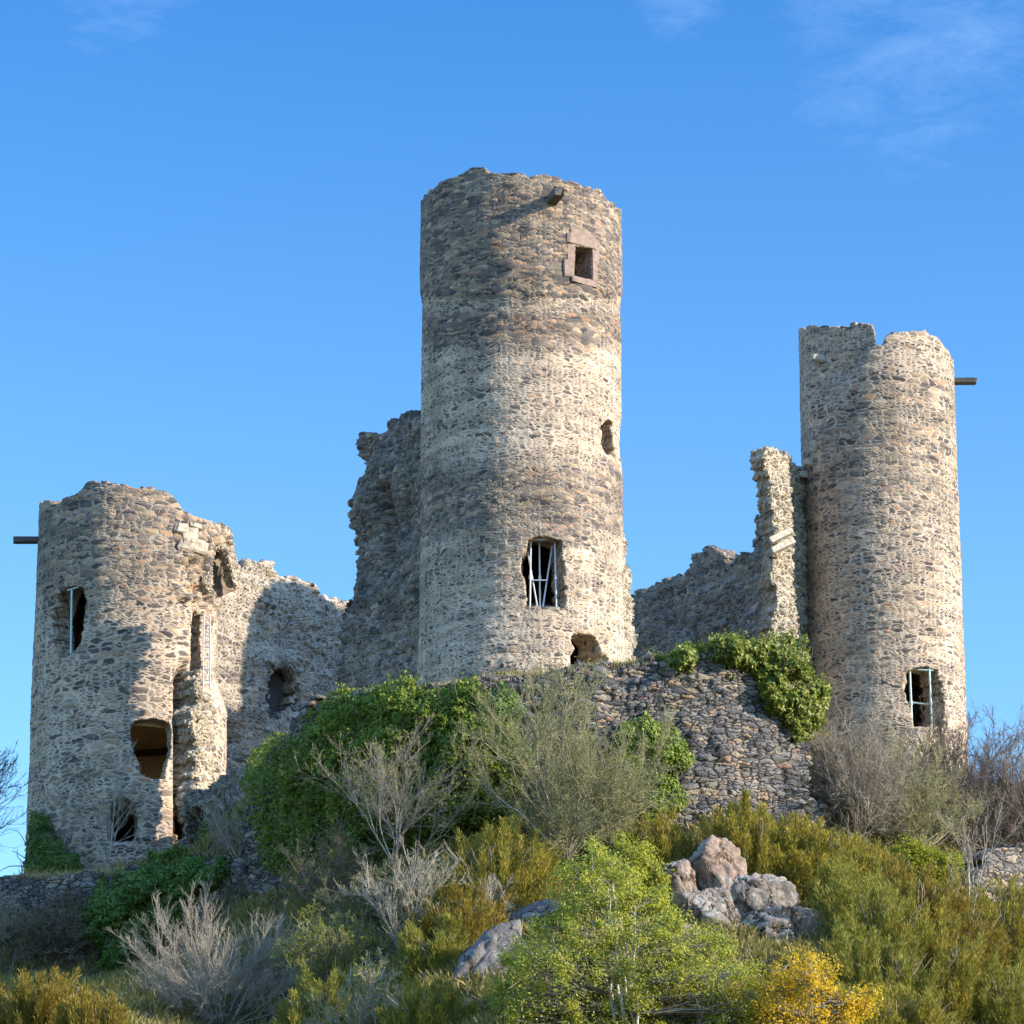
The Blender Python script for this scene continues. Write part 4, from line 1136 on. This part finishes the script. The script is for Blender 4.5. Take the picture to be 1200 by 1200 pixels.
def broom(label, px, py, Y, rx, rz, n, mat, seed, name='broom_shrub', cat='shrub', group='broom shrubs', length=(0.07, 0.25), wd=0.075, upb=1.1, ry=None, stems=55):
    """evergreen shrub of upright sprigs; px,py: centre of the crown in the photo; rx, rz half sizes in px"""
    rng = np.random.default_rng(seed)
    n = int(n * 3.6); rx *= 1.2; rz *= 1.2
    Y = ground_hit(px, py + 0.72 * rz)[1]
    c = W(px, py, Y); m = (Y * FW[1] + (c[2] - 1.6) * FW[2]) / FPX
    RX, RZ = rx * m, rz * m; RY = (ry or rx * 0.8) * m
    base = np.array([c[0], c[1], min(c[2] - RZ * 0.6, float(ground_z(c[0], c[1])))])
    root = thing(name, label, cat, base, group)
    # upright plumes of sprigs with gaps between them
    nc = int(np.clip(30 + 26 * RX * RY, 36, 130))
    rr_ = np.sqrt(rng.uniform(0, 1, nc)); th_ = rng.uniform(0, 2 * math.pi, nc)
    u_, v_ = rr_ * np.cos(th_), rr_ * np.sin(th_)
    foot = np.stack([c[0] + u_ * RX * 0.8, c[1] + v_ * RY * 0.8, 0 * u_], -1)
    foot[:, 2] = ground_z(foot[:, 0], foot[:, 1]) - 0.1
    hgt = 2.0 * RZ * np.sqrt(1 - 0.72 * rr_ ** 2) * rng.uniform(0.62, 1.12, nc)
    axis_ = nrm(np.stack([u_ * 0.35, v_ * 0.35, np.ones(nc)], -1) + rng.normal(0, 0.12, (nc, 3)))
    wid = rng.uniform(0.16, 0.34, nc)
    k = rng.choice(nc, n, p=hgt / hgt.sum())
    t_ = rng.uniform(0.02, 1.0, n) ** 0.75
    an_ = rng.uniform(0, 2 * math.pi, n)
    o_ = np.stack([np.cos(an_), np.sin(an_), 0 * an_], -1)
    ro = wid[k] * (1.04 - t_) ** 0.55 * rng.uniform(0.1, 1.0, n) ** 0.5
    P = foot[k] + axis_[k] * (hgt[k] * t_)[:, None] + o_ * ro[:, None] + rng.normal(0, 0.03, (n, 3))
    D = nrm(axis_[k] * 1.1 + o_ * 0.5 + rng.normal(0, 0.3, (n, 3)))
    Ln = rng.uniform(*length, n)
    lo = rng.uniform(0, 1, n) > 0.97
    Ln = np.where(lo, Ln * 2.0, Ln)
    side = nrm(np.cross(D, rng.normal(size=(n, 3))))
    w = Ln * wd * np.where(lo, 0.45, 1.0)
    tip = P + D * Ln[:, None]
    mid = P + D * (Ln * 0.45)[:, None]
    V = np.stack([P, mid + side * w[:, None], tip, mid - side * w[:, None]], 1).reshape(-1, 3)
    mesh_obj('foliage', V, np.arange(4 * n).reshape(n, 4), mat, root)
    dc = np.stack([u_ * 0.9, v_ * 0.9, 0.55 + 0 * u_], -1)
    s0 = base + rng.normal(0, 0.1, (stems, 3)) * np.array([1, 1, 0.2])
    tgt = c + dc[rng.integers(0, nc, stems)] * np.array([RX, RY, RZ]) * rng.uniform(0.8, 1.25, (stems, 1))
    t = np.linspace(0, 1, 6)[None, :, None]
    pts = s0[:, None] * (1 - t) + tgt[:, None] * t + rng.normal(0, 0.05, (stems, 6, 3)) * np.array([1, 1, .3])
    V, F = tubes([(pts, np.linspace(0.022, 0.009, 6)[None] * np.ones((stems, 1)), 4)])
    mesh_obj('stem', V, F, M_TWIG_GREY, root)
    return root

def leafy(name, label, poly, base, Yc, halfdepth, ncl, per, mat, seed, size=(0.07, 0.13), crad=0.42, trunks=4, barkmat=None, r0=0.09, group=None, cat='tree', wob=8, twigs=True, flat=0.95):
    """tree whose crown is built of leaf clusters on limbs that rise from its base"""
    rng = np.random.default_rng(seed)
    base = np.asarray(base, float)
    root = thing(name, label, cat, base, group)
    S = inside_samples(poly, ncl, rng, wob, seed)
    prof = np.sqrt(np.clip(1 - (1 - np.clip(S[:, 2] / 70.0, 0, 1)) ** 2, 0.05, 1))
    Yd = Yc + rng.uniform(-1, 1, ncl) * halfdepth * prof
    Cc = W(S[:, 0], S[:, 1], Yd)
    # limbs
    top = Cc[np.argsort(-Cc[:, 2])[: max(6, ncl // 6)]]
    tg = top[rng.choice(len(top), trunks, False)]
    t = np.linspace(0, 1, 14)[None, :, None]
    b0 = base + rng.normal(0, 0.25, (trunks, 3)) * np.array([1, 1, 0]) - np.array([0, 0, .4])
    mid = (b0 + tg) / 2 + rng.normal(0, 0.4, (trunks, 3)) * np.array([1, .6, .2])
    limb = (1 - t) ** 2 * b0[:, None] + 2 * t * (1 - t) * mid[:, None] + t ** 2 * tg[:, None]
    limb[:, 1:-1] += rng.normal(0, 0.05, (trunks, 12, 3))
    lr = np.linspace(1, 0.2, 14)[None] * r0 * rng.uniform(0.7, 1.1, trunks)[:, None]
    V, F = tubes([(limb, lr, 8)])
    mesh_obj('trunk', V, F, barkmat or M_BARK, root, smooth=True)
    flatL = limb.reshape(-1, 3)
    d2 = ((Cc[:, None] - flatL[None]) ** 2).sum(-1) + 3.0 * np.maximum(flatL[None, :, 2] - Cc[:, None, 2] + 0.4, 0) ** 2
    near = flatL[d2.argmin(1)]
    t = np.linspace(0, 1, 6)[None, :, None]
    br = near[:, None] * (1 - t) + Cc[:, None] * t + rng.normal(0, 0.06, (ncl, 6, 3)) * (t * (1 - t) * 4)
    lv = [(br, np.linspace(0.028, 0.010, 6)[None] * np.ones((ncl, 1)), 4)]
    P, D, Ln, _ = children(br, 5, rng, 0.4, 1.0, 0.7, 0.4, np.maximum(np.linalg.norm(Cc - near, axis=1), 0.8), 0.2)
    tw = polyline(P, D, Ln, 4, rng, 0.2)
    lv.append((tw, np.linspace(0.012, 0.006, 4)[None] * np.ones((len(P), 1)), 3))
    V, F = tubes(lv)
    mesh_obj('branch', V, F, M_BARK, root)
    k = np.repeat(np.arange(ncl), per)
    n = len(k)
    d = nrm(rng.normal(size=(n, 3)))
    rr = rng.uniform(0, 1, n) ** 0.6 * crad * rng.uniform(0.35, 1.5, ncl)[k]
    Pn = Cc[k] + d * rr[:, None] * np.array([1, 1, flat])
    N = nrm(d * 0.5 + rng.normal(0, 0.6, (n, 3)) + np.array([0, 0, 0.55]))
    V, F = leaf_quads(Pn, N, rng.uniform(*size, n), rng, 0.62, 0.3)
    mesh_obj('crown', V, F, mat, root)
    return root

# ---------------------------------------------------------------- ivy
fx, fy_, _z = zip(*FRONT)
def Yfront(px, py): return np.interp(px, fx, fy_)
def Yterr(px, py): return np.interp(px, [-40, 60, 160, 270, 390], [150.5, 147.6, 145.6, 142.6, 137.6])
ivy('large domed ivy mound smothering the wall below the tallest tower', [(284, 962), (284, 915), (306, 884), (334, 858), (358, 828), (382, 812), (412, 805), (455, 803), (494, 797), (530, 803), (556, 808), (584, 818), (600, 840), (608, 890), (612, 930), (604, 985), (560, 1010), (500, 1005), (440, 1015), (390, 1030), (330, 1026), (300, 1000)],
    Yfront, 1.5, 72000, M_IVY, 201, edgeL=80, cl=0.72, clf=1.35, wob=9, depth=0.7, size=(0.07, 0.15))
ivy('narrow dark strand of ivy climbing between the ivy mound and the bare white tree', [(530, 812), (560, 798), (588, 797), (604, 815), (614, 850), (622, 890), (610, 915), (580, 900), (556, 870), (540, 842)], Yfront, 0.7, 12000, M_IVYD, 202, edgeL=25, cl=0.3)
ivy('leafy ivy patch on the wall behind the bare white tree', [(704, 905), (722, 862), (756, 838), (790, 856), (812, 886), (808, 925), (794, 960), (770, 972), (735, 965), (706, 945)], Yfront, 0.8, 13000, M_IVY, 203, edgeL=35, cl=0.4)
ivy('thick cushion of ivy capping the retaining wall and hanging over its corner', [(768, 778), (795, 766), (830, 760), (862, 752), (895, 750), (925, 758), (950, 778), (966, 803), (966, 828), (956, 850), (938, 868), (922, 862), (905, 838), (892, 810), (872, 790), (840, 780), (800, 780)],
    lambda px, py: Yfront(px, py) + 0.4, 0.9, 19000, M_CAPIVY, 204, edgeL=28, cl=0.5, clf=1.5, depth=0.6, wob=12)
ivy('dark ivy curtain hanging on the terrace wall below the squat tower', [(88, 1070), (104, 1036), (140, 1016), (190, 1006), (235, 1006), (262, 1014), (258, 1040), (230, 1062), (212, 1090), (190, 1110), (168, 1140), (140, 1160), (108, 1150), (104, 1100)], Yterr, 1.0, 26000, M_IVYD, 205, edgeL=40, cl=0.5, clf=1.1, wob=13)
ivy('dark ivy skirt around the foot of the squat tower', [(22, 1028), (26, 985), (34, 950), (44, 955), (56, 975), (72, 985), (88, 1005), (100, 1022), (80, 1030), (40, 1032)], lambda px, py: 153.2 + 0 * px + np.maximum(60 - px, 0) * 0.05, 0.6, 8000, M_IVYD, 206, edgeL=22, cl=0.3, wob=7)
ivy('ivy trailing over the low wall stump beside the squat tower', [(216, 1005), (226, 985), (240, 965), (262, 945), (285, 935), (300, 950), (300, 1000), (262, 1012), (232, 1016)], lambda px, py: np.interp(px, [212, 312], [150.5, 144.0]), 0.5, 9000, M_IVYD, 207, edgeL=25, cl=0.3, wob=7)
ivy('small dark ivy tuft low at the terrace wall beside the golden bush', [(0, 1120), (0, 1095), (20, 1085), (36, 1100), (30, 1135), (5, 1140)], Yterr, 0.6, 4000, M_IVYD, 208, edgeL=20)

# ---------------------------------------------------------------- bare trees and thickets
def G_(px, py): return ground_hit(px, py)
SH = 'bare shrubs'; TRE = 'bare trees'
bare('bare_shrub', 'broad bare bush of pale grey twigs fanning out in front of the dark ivy curtain', 'shrub', G_(262, 1196), 4.9, 9.4, 34, (9, 9, 8), M_TWIG_TAN, M_TWIG_TAN, 301, r0=0.026, twig=0.0058, spread=0.36, flare=3.4, group=SH, up=0.05, wander=0.08, t0=0.2, lenf=(0.55, 0.5, 0.5))
bare('bare_tree', 'white-barked bare tree with a feathery crown in front of the retaining wall', 'tree', G_(664, 1026), 8.2, 11.5, 17, (13, 10, 7), M_TWIG_OLIVE, M_TWIG_PALE, 302, r0=0.045, twig=0.007, spread=0.45, flare=1.9, group=TRE, trunk=0.5, t0=0.1, wander=0.15, buds=M_OLIVEBUD, budn=15000)
bare('bare_tree', 'thin bare tree rising in front of the ivy mound with brown twigs', 'tree', G_(462, 1052), 7.6, 10.0, 9, (10, 8, 6), M_TWIG_GREY, M_TWIG_GREY, 303, r0=0.034, twig=0.0048, spread=0.46, flare=1.3, group=TRE, trunk=1.2, buds=M_LIME, budn=1800)
bare('bare_shrub', 'tangled brown bare thicket low against the ivy mound', 'shrub', G_(385, 1070), 3.8, 6.0, 14, (9, 7, 6), M_TWIG_BROWN, M_TWIG_BROWN, 304, r0=0.04, twig=0.0075, spread=0.55, flare=1.2, group=SH, buds=M_BROOM, budn=5000)
bare('bare_shrub', 'pale lichened bare shrub with forked stems in front of the small golden brooms', 'shrub', G_(470, 1140), 5.0, 5.0, 7, (9, 7, 5), M_TWIG_PALE, M_TWIG_PALE, 305, r0=0.05, twig=0.0075, spread=0.42, flare=0.9, group=SH, trunk=0.5)
bare('bare_shrub', 'low pale bare shrub at the bottom edge between the grey bush and the slab', 'shrub', G_(420, 1225), 3.2, 5.2, 16, (9, 7, 6), M_TWIG_PALE, M_TWIG_OLIVE, 306, r0=0.03, twig=0.007, spread=0.45, flare=1.2, group=SH, buds=M_LIME, budn=3000)
bare('bare_shrub', 'olive leafless shrub behind the low pale one at the bottom edge', 'shrub', G_(390, 1150), 3.2, 5.6, 18, (9, 7, 6), M_TWIG_OLIVE, M_TWIG_OLIVE, 307, r0=0.03, twig=0.007, spread=0.5, flare=1.2, group=SH, buds=M_LIME, budn=6000)
bare('bare_shrub', 'dense grey-brown bare thicket at the foot of the slender tower', 'shrub', G_(1005, 985), 5.4, 6.6, 24, (12, 9, 6), M_TWIG_GREY, M_TWIG_GREY, 308, r0=0.035, twig=0.0075, spread=0.55, flare=1.1, group=SH)
bare('bare_shrub', 'olive-brown bare thicket spilling over the rubble end of the retaining wall', 'shrub', G_(1072, 1000), 5.0, 6.4, 22, (11, 8, 6), M_TWIG_OLIVE, M_TWIG_GREY, 309, r0=0.035, twig=0.0075, spread=0.55, flare=1.1, group=SH, buds=M_BROOM, budn=3000)
bare('bare_shrub', 'purplish brown thicket against the sky beyond the slender tower', 'shrub', G_(1160, 1015), 6.4, 6.4, 24, (12, 9, 6), M_TWIG_BROWN, M_TWIG_BROWN, 310, r0=0.04, twig=0.008, spread=0.5, flare=1.0, group=SH)
bare('bare_shrub', 'wispy brown thicket at the edge of the picture above the short wall', 'shrub', G_(1215, 1020), 6.0, 6.6, 20, (11, 9, 6), M_TWIG_BROWN, M_TWIG_BROWN, 311, r0=0.04, twig=0.008, spread=0.5, flare=1.0, group=SH)
bare('bare_tree', 'dark thin leafless tree crossing the lower corner of the slender tower', 'tree', G_(1122, 1000), 7.0, 6.0, 5, (9, 6, 5), M_TWIG_DARK, M_TWIG_DARK, 312, r0=0.05, twig=0.008, spread=0.5, flare=0.9, group=TRE, trunk=1.6)
bare('bare_tree', 'slender pale sapling standing among green broom below the short wall', 'tree', G_(1138, 1118), 5.4, 2.6, 2, (9, 6, 4), M_TWIG_PALE, M_BARKP, 313, r0=0.04, twig=0.007, spread=0.3, flare=0.5, group=TRE, trunk=0.3)
bare('bare_tree', 'slender pale sapling in front of the dark arch of the squat tower', 'tree', G_(126, 1030), 5.2, 3.8, 5, (8, 6, 4), M_TWIG_PALE, M_TWIG_PALE, 314, r0=0.04, twig=0.0075, spread=0.34, flare=0.6, group=TRE, trunk=0.6)
bare('bare_tree', 'leafless tree reaching into the sky beside the squat tower', 'tree', G_(-25, 1040), 7.0, 7.5, 6, (8, 7, 5), M_TWIG_DARK, M_TWIG_DARK, 315, r0=0.05, twig=0.009, spread=0.45, flare=1.0, group=TRE, trunk=0.6)
bare('bare_shrub', 'brown dead creeper thicket hanging over the terrace wall', 'shrub', G_(66, 1120), 3.6, 4.4, 24, (10, 8, 6), M_TWIG_BROWN, M_TWIG_BROWN, 316, r0=0.03, twig=0.008, spread=0.7, flare=1.4, up=-0.12, group=SH, buds=M_WEED, budn=9000)
bare('bare_shrub', 'pale twiggy bush at the very edge of the terrace wall', 'shrub', G_(-12, 1112), 3.4, 4.2, 14, (8, 7, 5), M_TWIG_PALE, M_TWIG_PALE, 317, r0=0.03, twig=0.0075, spread=0.5, flare=1.2, group=SH)
bare('bare_shrub', 'pale bare twigs drooping over the low wall stump beside the ivy mound', 'shrub', G_(282, 1004), 3.6, 4.0, 9, (7, 6, 4), M_TWIG_PALE, M_TWIG_PALE, 318, r0=0.03, twig=0.0075, spread=0.5, flare=1.0, group=SH)
bare('bare_shrub', 'straggling pale shrub between the golden broom and the slab', 'shrub', G_(575, 1090), 2.6, 3.6, 10, (7, 6, 4), M_TWIG_PALE, M_TWIG_PALE, 319, r0=0.025, twig=0.007, spread=0.5, flare=1.1, group=SH)
bare('bare_shrub', 'olive leafless undergrowth bush right below the thin brown tree', 'shrub', G_(430, 1095), 3.0, 5.0, 16, (9, 7, 6), M_TWIG_OLIVE, M_TWIG_BROWN, 320, r0=0.03, twig=0.007, spread=0.55, flare=1.3, group=SH, buds=M_WEED, budn=5000)
bare('bare_shrub', 'grey bare shrub with fine twigs between the leafy ivy patch and the dark green broom', 'shrub', G_(720, 1010), 3.0, 4.4, 14, (9, 7, 6), M_TWIG_GREY, M_TWIG_OLIVE, 321, r0=0.028, twig=0.007, spread=0.5, flare=1.2, group=SH, buds=M_LIME, budn=2500)

# ---------------------------------------------------------------- broom shrubs
broom('rounded golden-green broom below the white-barked tree', 580, 1024, 126.2, 66, 38, 12000, M_BROOM, 401)
broom('small golden broom in front of the rounded one', 538, 1086, 123.2, 42, 36, 6500, M_BROOMY, 402)
broom('small dark green broom below the retaining wall beside the tallest boulder', 772, 994, 127.8, 30, 30, 4500, M_BROOM, 403)
broom('tall upright broom against the retaining wall, nearest to the tallest boulder', 884, 998, 128.2, 44, 40, 11000, M_BROOM, 404)
broom('tall upright broom with a feathery top on the rubble slope', 950, 1022, 128.0, 48, 44, 14000, M_BROOM, 405)
broom('mid-green broom beside the long tilted boulder', 1006, 1070, 125.2, 36, 40, 10000, M_BROOMG, 406)
broom('olive broom below the rubble end of the retaining wall', 1022, 1036, 128.6, 40, 40, 8500, M_BROOM, 407)
broom('green broom at the heart of the thicket below the lime bush', 1030, 1095, 124.6, 60, 48, 11000, M_BROOMG, 408)
broom('rust-tinged broom directly under the lime bush', 1078, 1068, 127.0, 44, 40, 8000, M_BROOMY, 409)
broom('broad green broom behind the yellow tree', 1032, 1158, 120.4, 52, 44, 13000, M_BROOMG, 410)
broom('golden upright broom beside the dry gap with the isolated rock', 1092, 1142, 121.0, 46, 50, 10000, M_BROOM, 411)
broom('olive broom below the short drystone wall', 1178, 1098, 127.6, 52, 44, 10000, M_BROOM, 412)
broom('dark green broom at the lower corner beside the isolated rock', 1180, 1182, 117.6, 50, 42, 10000, M_BROOMG, 413)
broom('wiry broom around the slender pale sapling', 1128, 1100, 126.0, 40, 36, 6500, M_BROOMY, 414)
broom('golden bush in the lowest corner below the dark terrace wall', 36, 1196, 134.0, 60, 40, 13000, M_BROOMY, 415)
broom('small golden bush beside the bare grey bush', 108, 1205, 133.0, 36, 26, 5000, M_BROOMY, 416)
broom('dark green broom in the hollow under the small golden broom', 505, 1120, 122.0, 30, 28, 7000, M_BROOMG, 417)
broom('green undergrown broom among pale shrubs at the bottom edge', 372, 1190, 121.0, 40, 34, 6500, M_BROOMG, 418)
broom('low olive broom at the bottom edge below the sloping slab', 500, 1190, 113.0, 46, 26, 6000, M_BROOM, 420)
broom('small broom at the bottom beneath the dry gap', 1045, 1200, 117.0, 60, 34, 9000, M_BROOM, 419)

# ---------------------------------------------------------------- leafy trees
leafy('leafy_tree', 'light green leafy tree in front of the rock outcrop, with pale trunks', [(572, 1215), (585, 1150), (600, 1110), (625, 1085), (650, 1062), (668, 1020), (684, 985), (705, 978), (726, 998), (745, 1030), (775, 1052), (800, 1068), (822, 1092), (852, 1100), (880, 1130), (905, 1165), (915, 1215)],
      W(742, 1262, 110.4), 111.2, 2.2, 430, 165, M_TREE, 501, trunks=9, barkmat=M_BARKP, r0=0.075, crad=0.48, size=(0.05, 0.115), wob=18)
leafy('leafy_tree', 'yellow autumn tree at the bottom edge', [(868, 1215), (880, 1170), (905, 1150), (930, 1128), (955, 1135), (975, 1155), (1005, 1150), (1022, 1160), (1014, 1190), (1018, 1215)],
      W(945, 1262, 109.6), 110.0, 1.4, 150, 120, M_YELLOW, 502, trunks=4, r0=0.05, crad=0.42, size=(0.05, 0.11), wob=22)
leafy('leafy_bush', 'lime-yellow leafy bush below the bare thickets', [(1038, 1025), (1048, 1000), (1072, 990), (1098, 994), (1116, 1008), (1108, 1028), (1080, 1038), (1055, 1042)],
      G_(1078, 1055), G_(1078, 1055)[1], 1.0, 60, 200, M_LIME, 503, trunks=4, r0=0.035, cat='shrub')
leafy('leafy_bush', 'thin lime-leaved bush clinging beneath the tallest boulder', [(690, 1040), (705, 1000), (730, 985), (755, 1000), (778, 1030), (760, 1060), (715, 1062)],
      G_(738, 1085), G_(738, 1080)[1] - 0.3, 0.9, 40, 180, M_TREE, 504, trunks=3, r0=0.035, cat='shrub')
leafy('leafy_bush', 'small sunlit green bush on the curtain wall top beside the ivy cushion', [(752, 784), (756, 770), (768, 764), (780, 772), (782, 786)],
      W(767, 792, 131.4), 131.6, 0.35, 12, 90, M_CAPIVY, 505, trunks=3, r0=0.02, cat='shrub', crad=0.25, wob=2)

# ---------------------------------------------------------------- ground cover
def tufts(name, label, cat, P, mat, seed, length, wd=0.09, lean=0.5, per=7):
    rng = np.random.default_rng(seed)
    P = np.repeat(P, per, 0) + rng.normal(0, 0.06, (len(P) * per, 3)) * np.array([1, 1, 0.1])
    n = len(P)
    D = nrm(rng.normal(0, lean, (n, 3)) * np.array([1, 1, 0.3]) + np.array([0, 0, 1]))
    Ln = rng.uniform(*length, n)
    side = nrm(np.cross(D, rng.normal(size=(n, 3))))
    mid = P + D * (Ln * 0.5)[:, None]
    tip = P + D * Ln[:, None] + np.array([0, 0, -1]) * (Ln * 0.15)[:, None] + rng.normal(0, 0.05, (n, 3))
    V = np.stack([P - D * 0.1, mid + side * (Ln * wd)[:, None], tip, mid - side * (Ln * wd)[:, None]], 1).reshape(-1, 3)
    o = mesh_obj(name, V, np.arange(4 * n).reshape(n, 4), mat)
    return tag(o, label, cat, kind='stuff')
rng = np.random.default_rng(900)
x = rng.uniform(-24, 26, 52000); y = rng.uniform(106, 150, 52000)
x[:9000] = rng.uniform(-14, 14, 9000); y[:9000] = rng.uniform(106, 118, 9000)
ok = fbm(x * 0.4, y * 0.4, 0, 77, 3) > -0.5
x, y = x[ok], y[ok]
tufts('undergrowth', 'low olive and straw scrub growing between the shrubs on the slope', 'undergrowth', np.stack([x, y, ground_z(x, y)], -1), M_SCRUB, 901, (0.15, 0.75), 0.045, 0.55, 9)
# dry grass on wall tops and ledges
def wall_top(pxs, pys, Yf, n, dy=0.5):
    px = rng.uniform(pxs[0], pxs[-1], n); py = np.interp(px, pxs, pys)
    P = W(px, py, Yf(px, py)); P[:, 1] += rng.uniform(0.05, dy, n)
    return P
Pg = np.concatenate([wall_top([440, 520, 600, 700, 760], [818, 806, 797, 784, 778], Yfront, 420),
                     wall_top([20, 60, 130, 200], [1030, 1029, 1024, 1016], Yterr, 260),
                     wall_top([960, 1010, 1050], [950, 982, 1008], Yfront, 120),
                     np.stack([np.interp(q := rng.uniform(0, 1, 500), [0, 1], [-1.4, 2.2]), 121.8 + q * 0 + rng.uniform(-.7, .9, 500), 0 * q], -1)])
Pg[-500:, 2] = ground_z(Pg[-500:, 0], Pg[-500:, 1])
tufts('dry_grass', 'dry straw-coloured grass along wall tops and ledges', 'grass', Pg, M_GRASS, 902, (0.15, 0.45), 0.05, 0.45, 8)
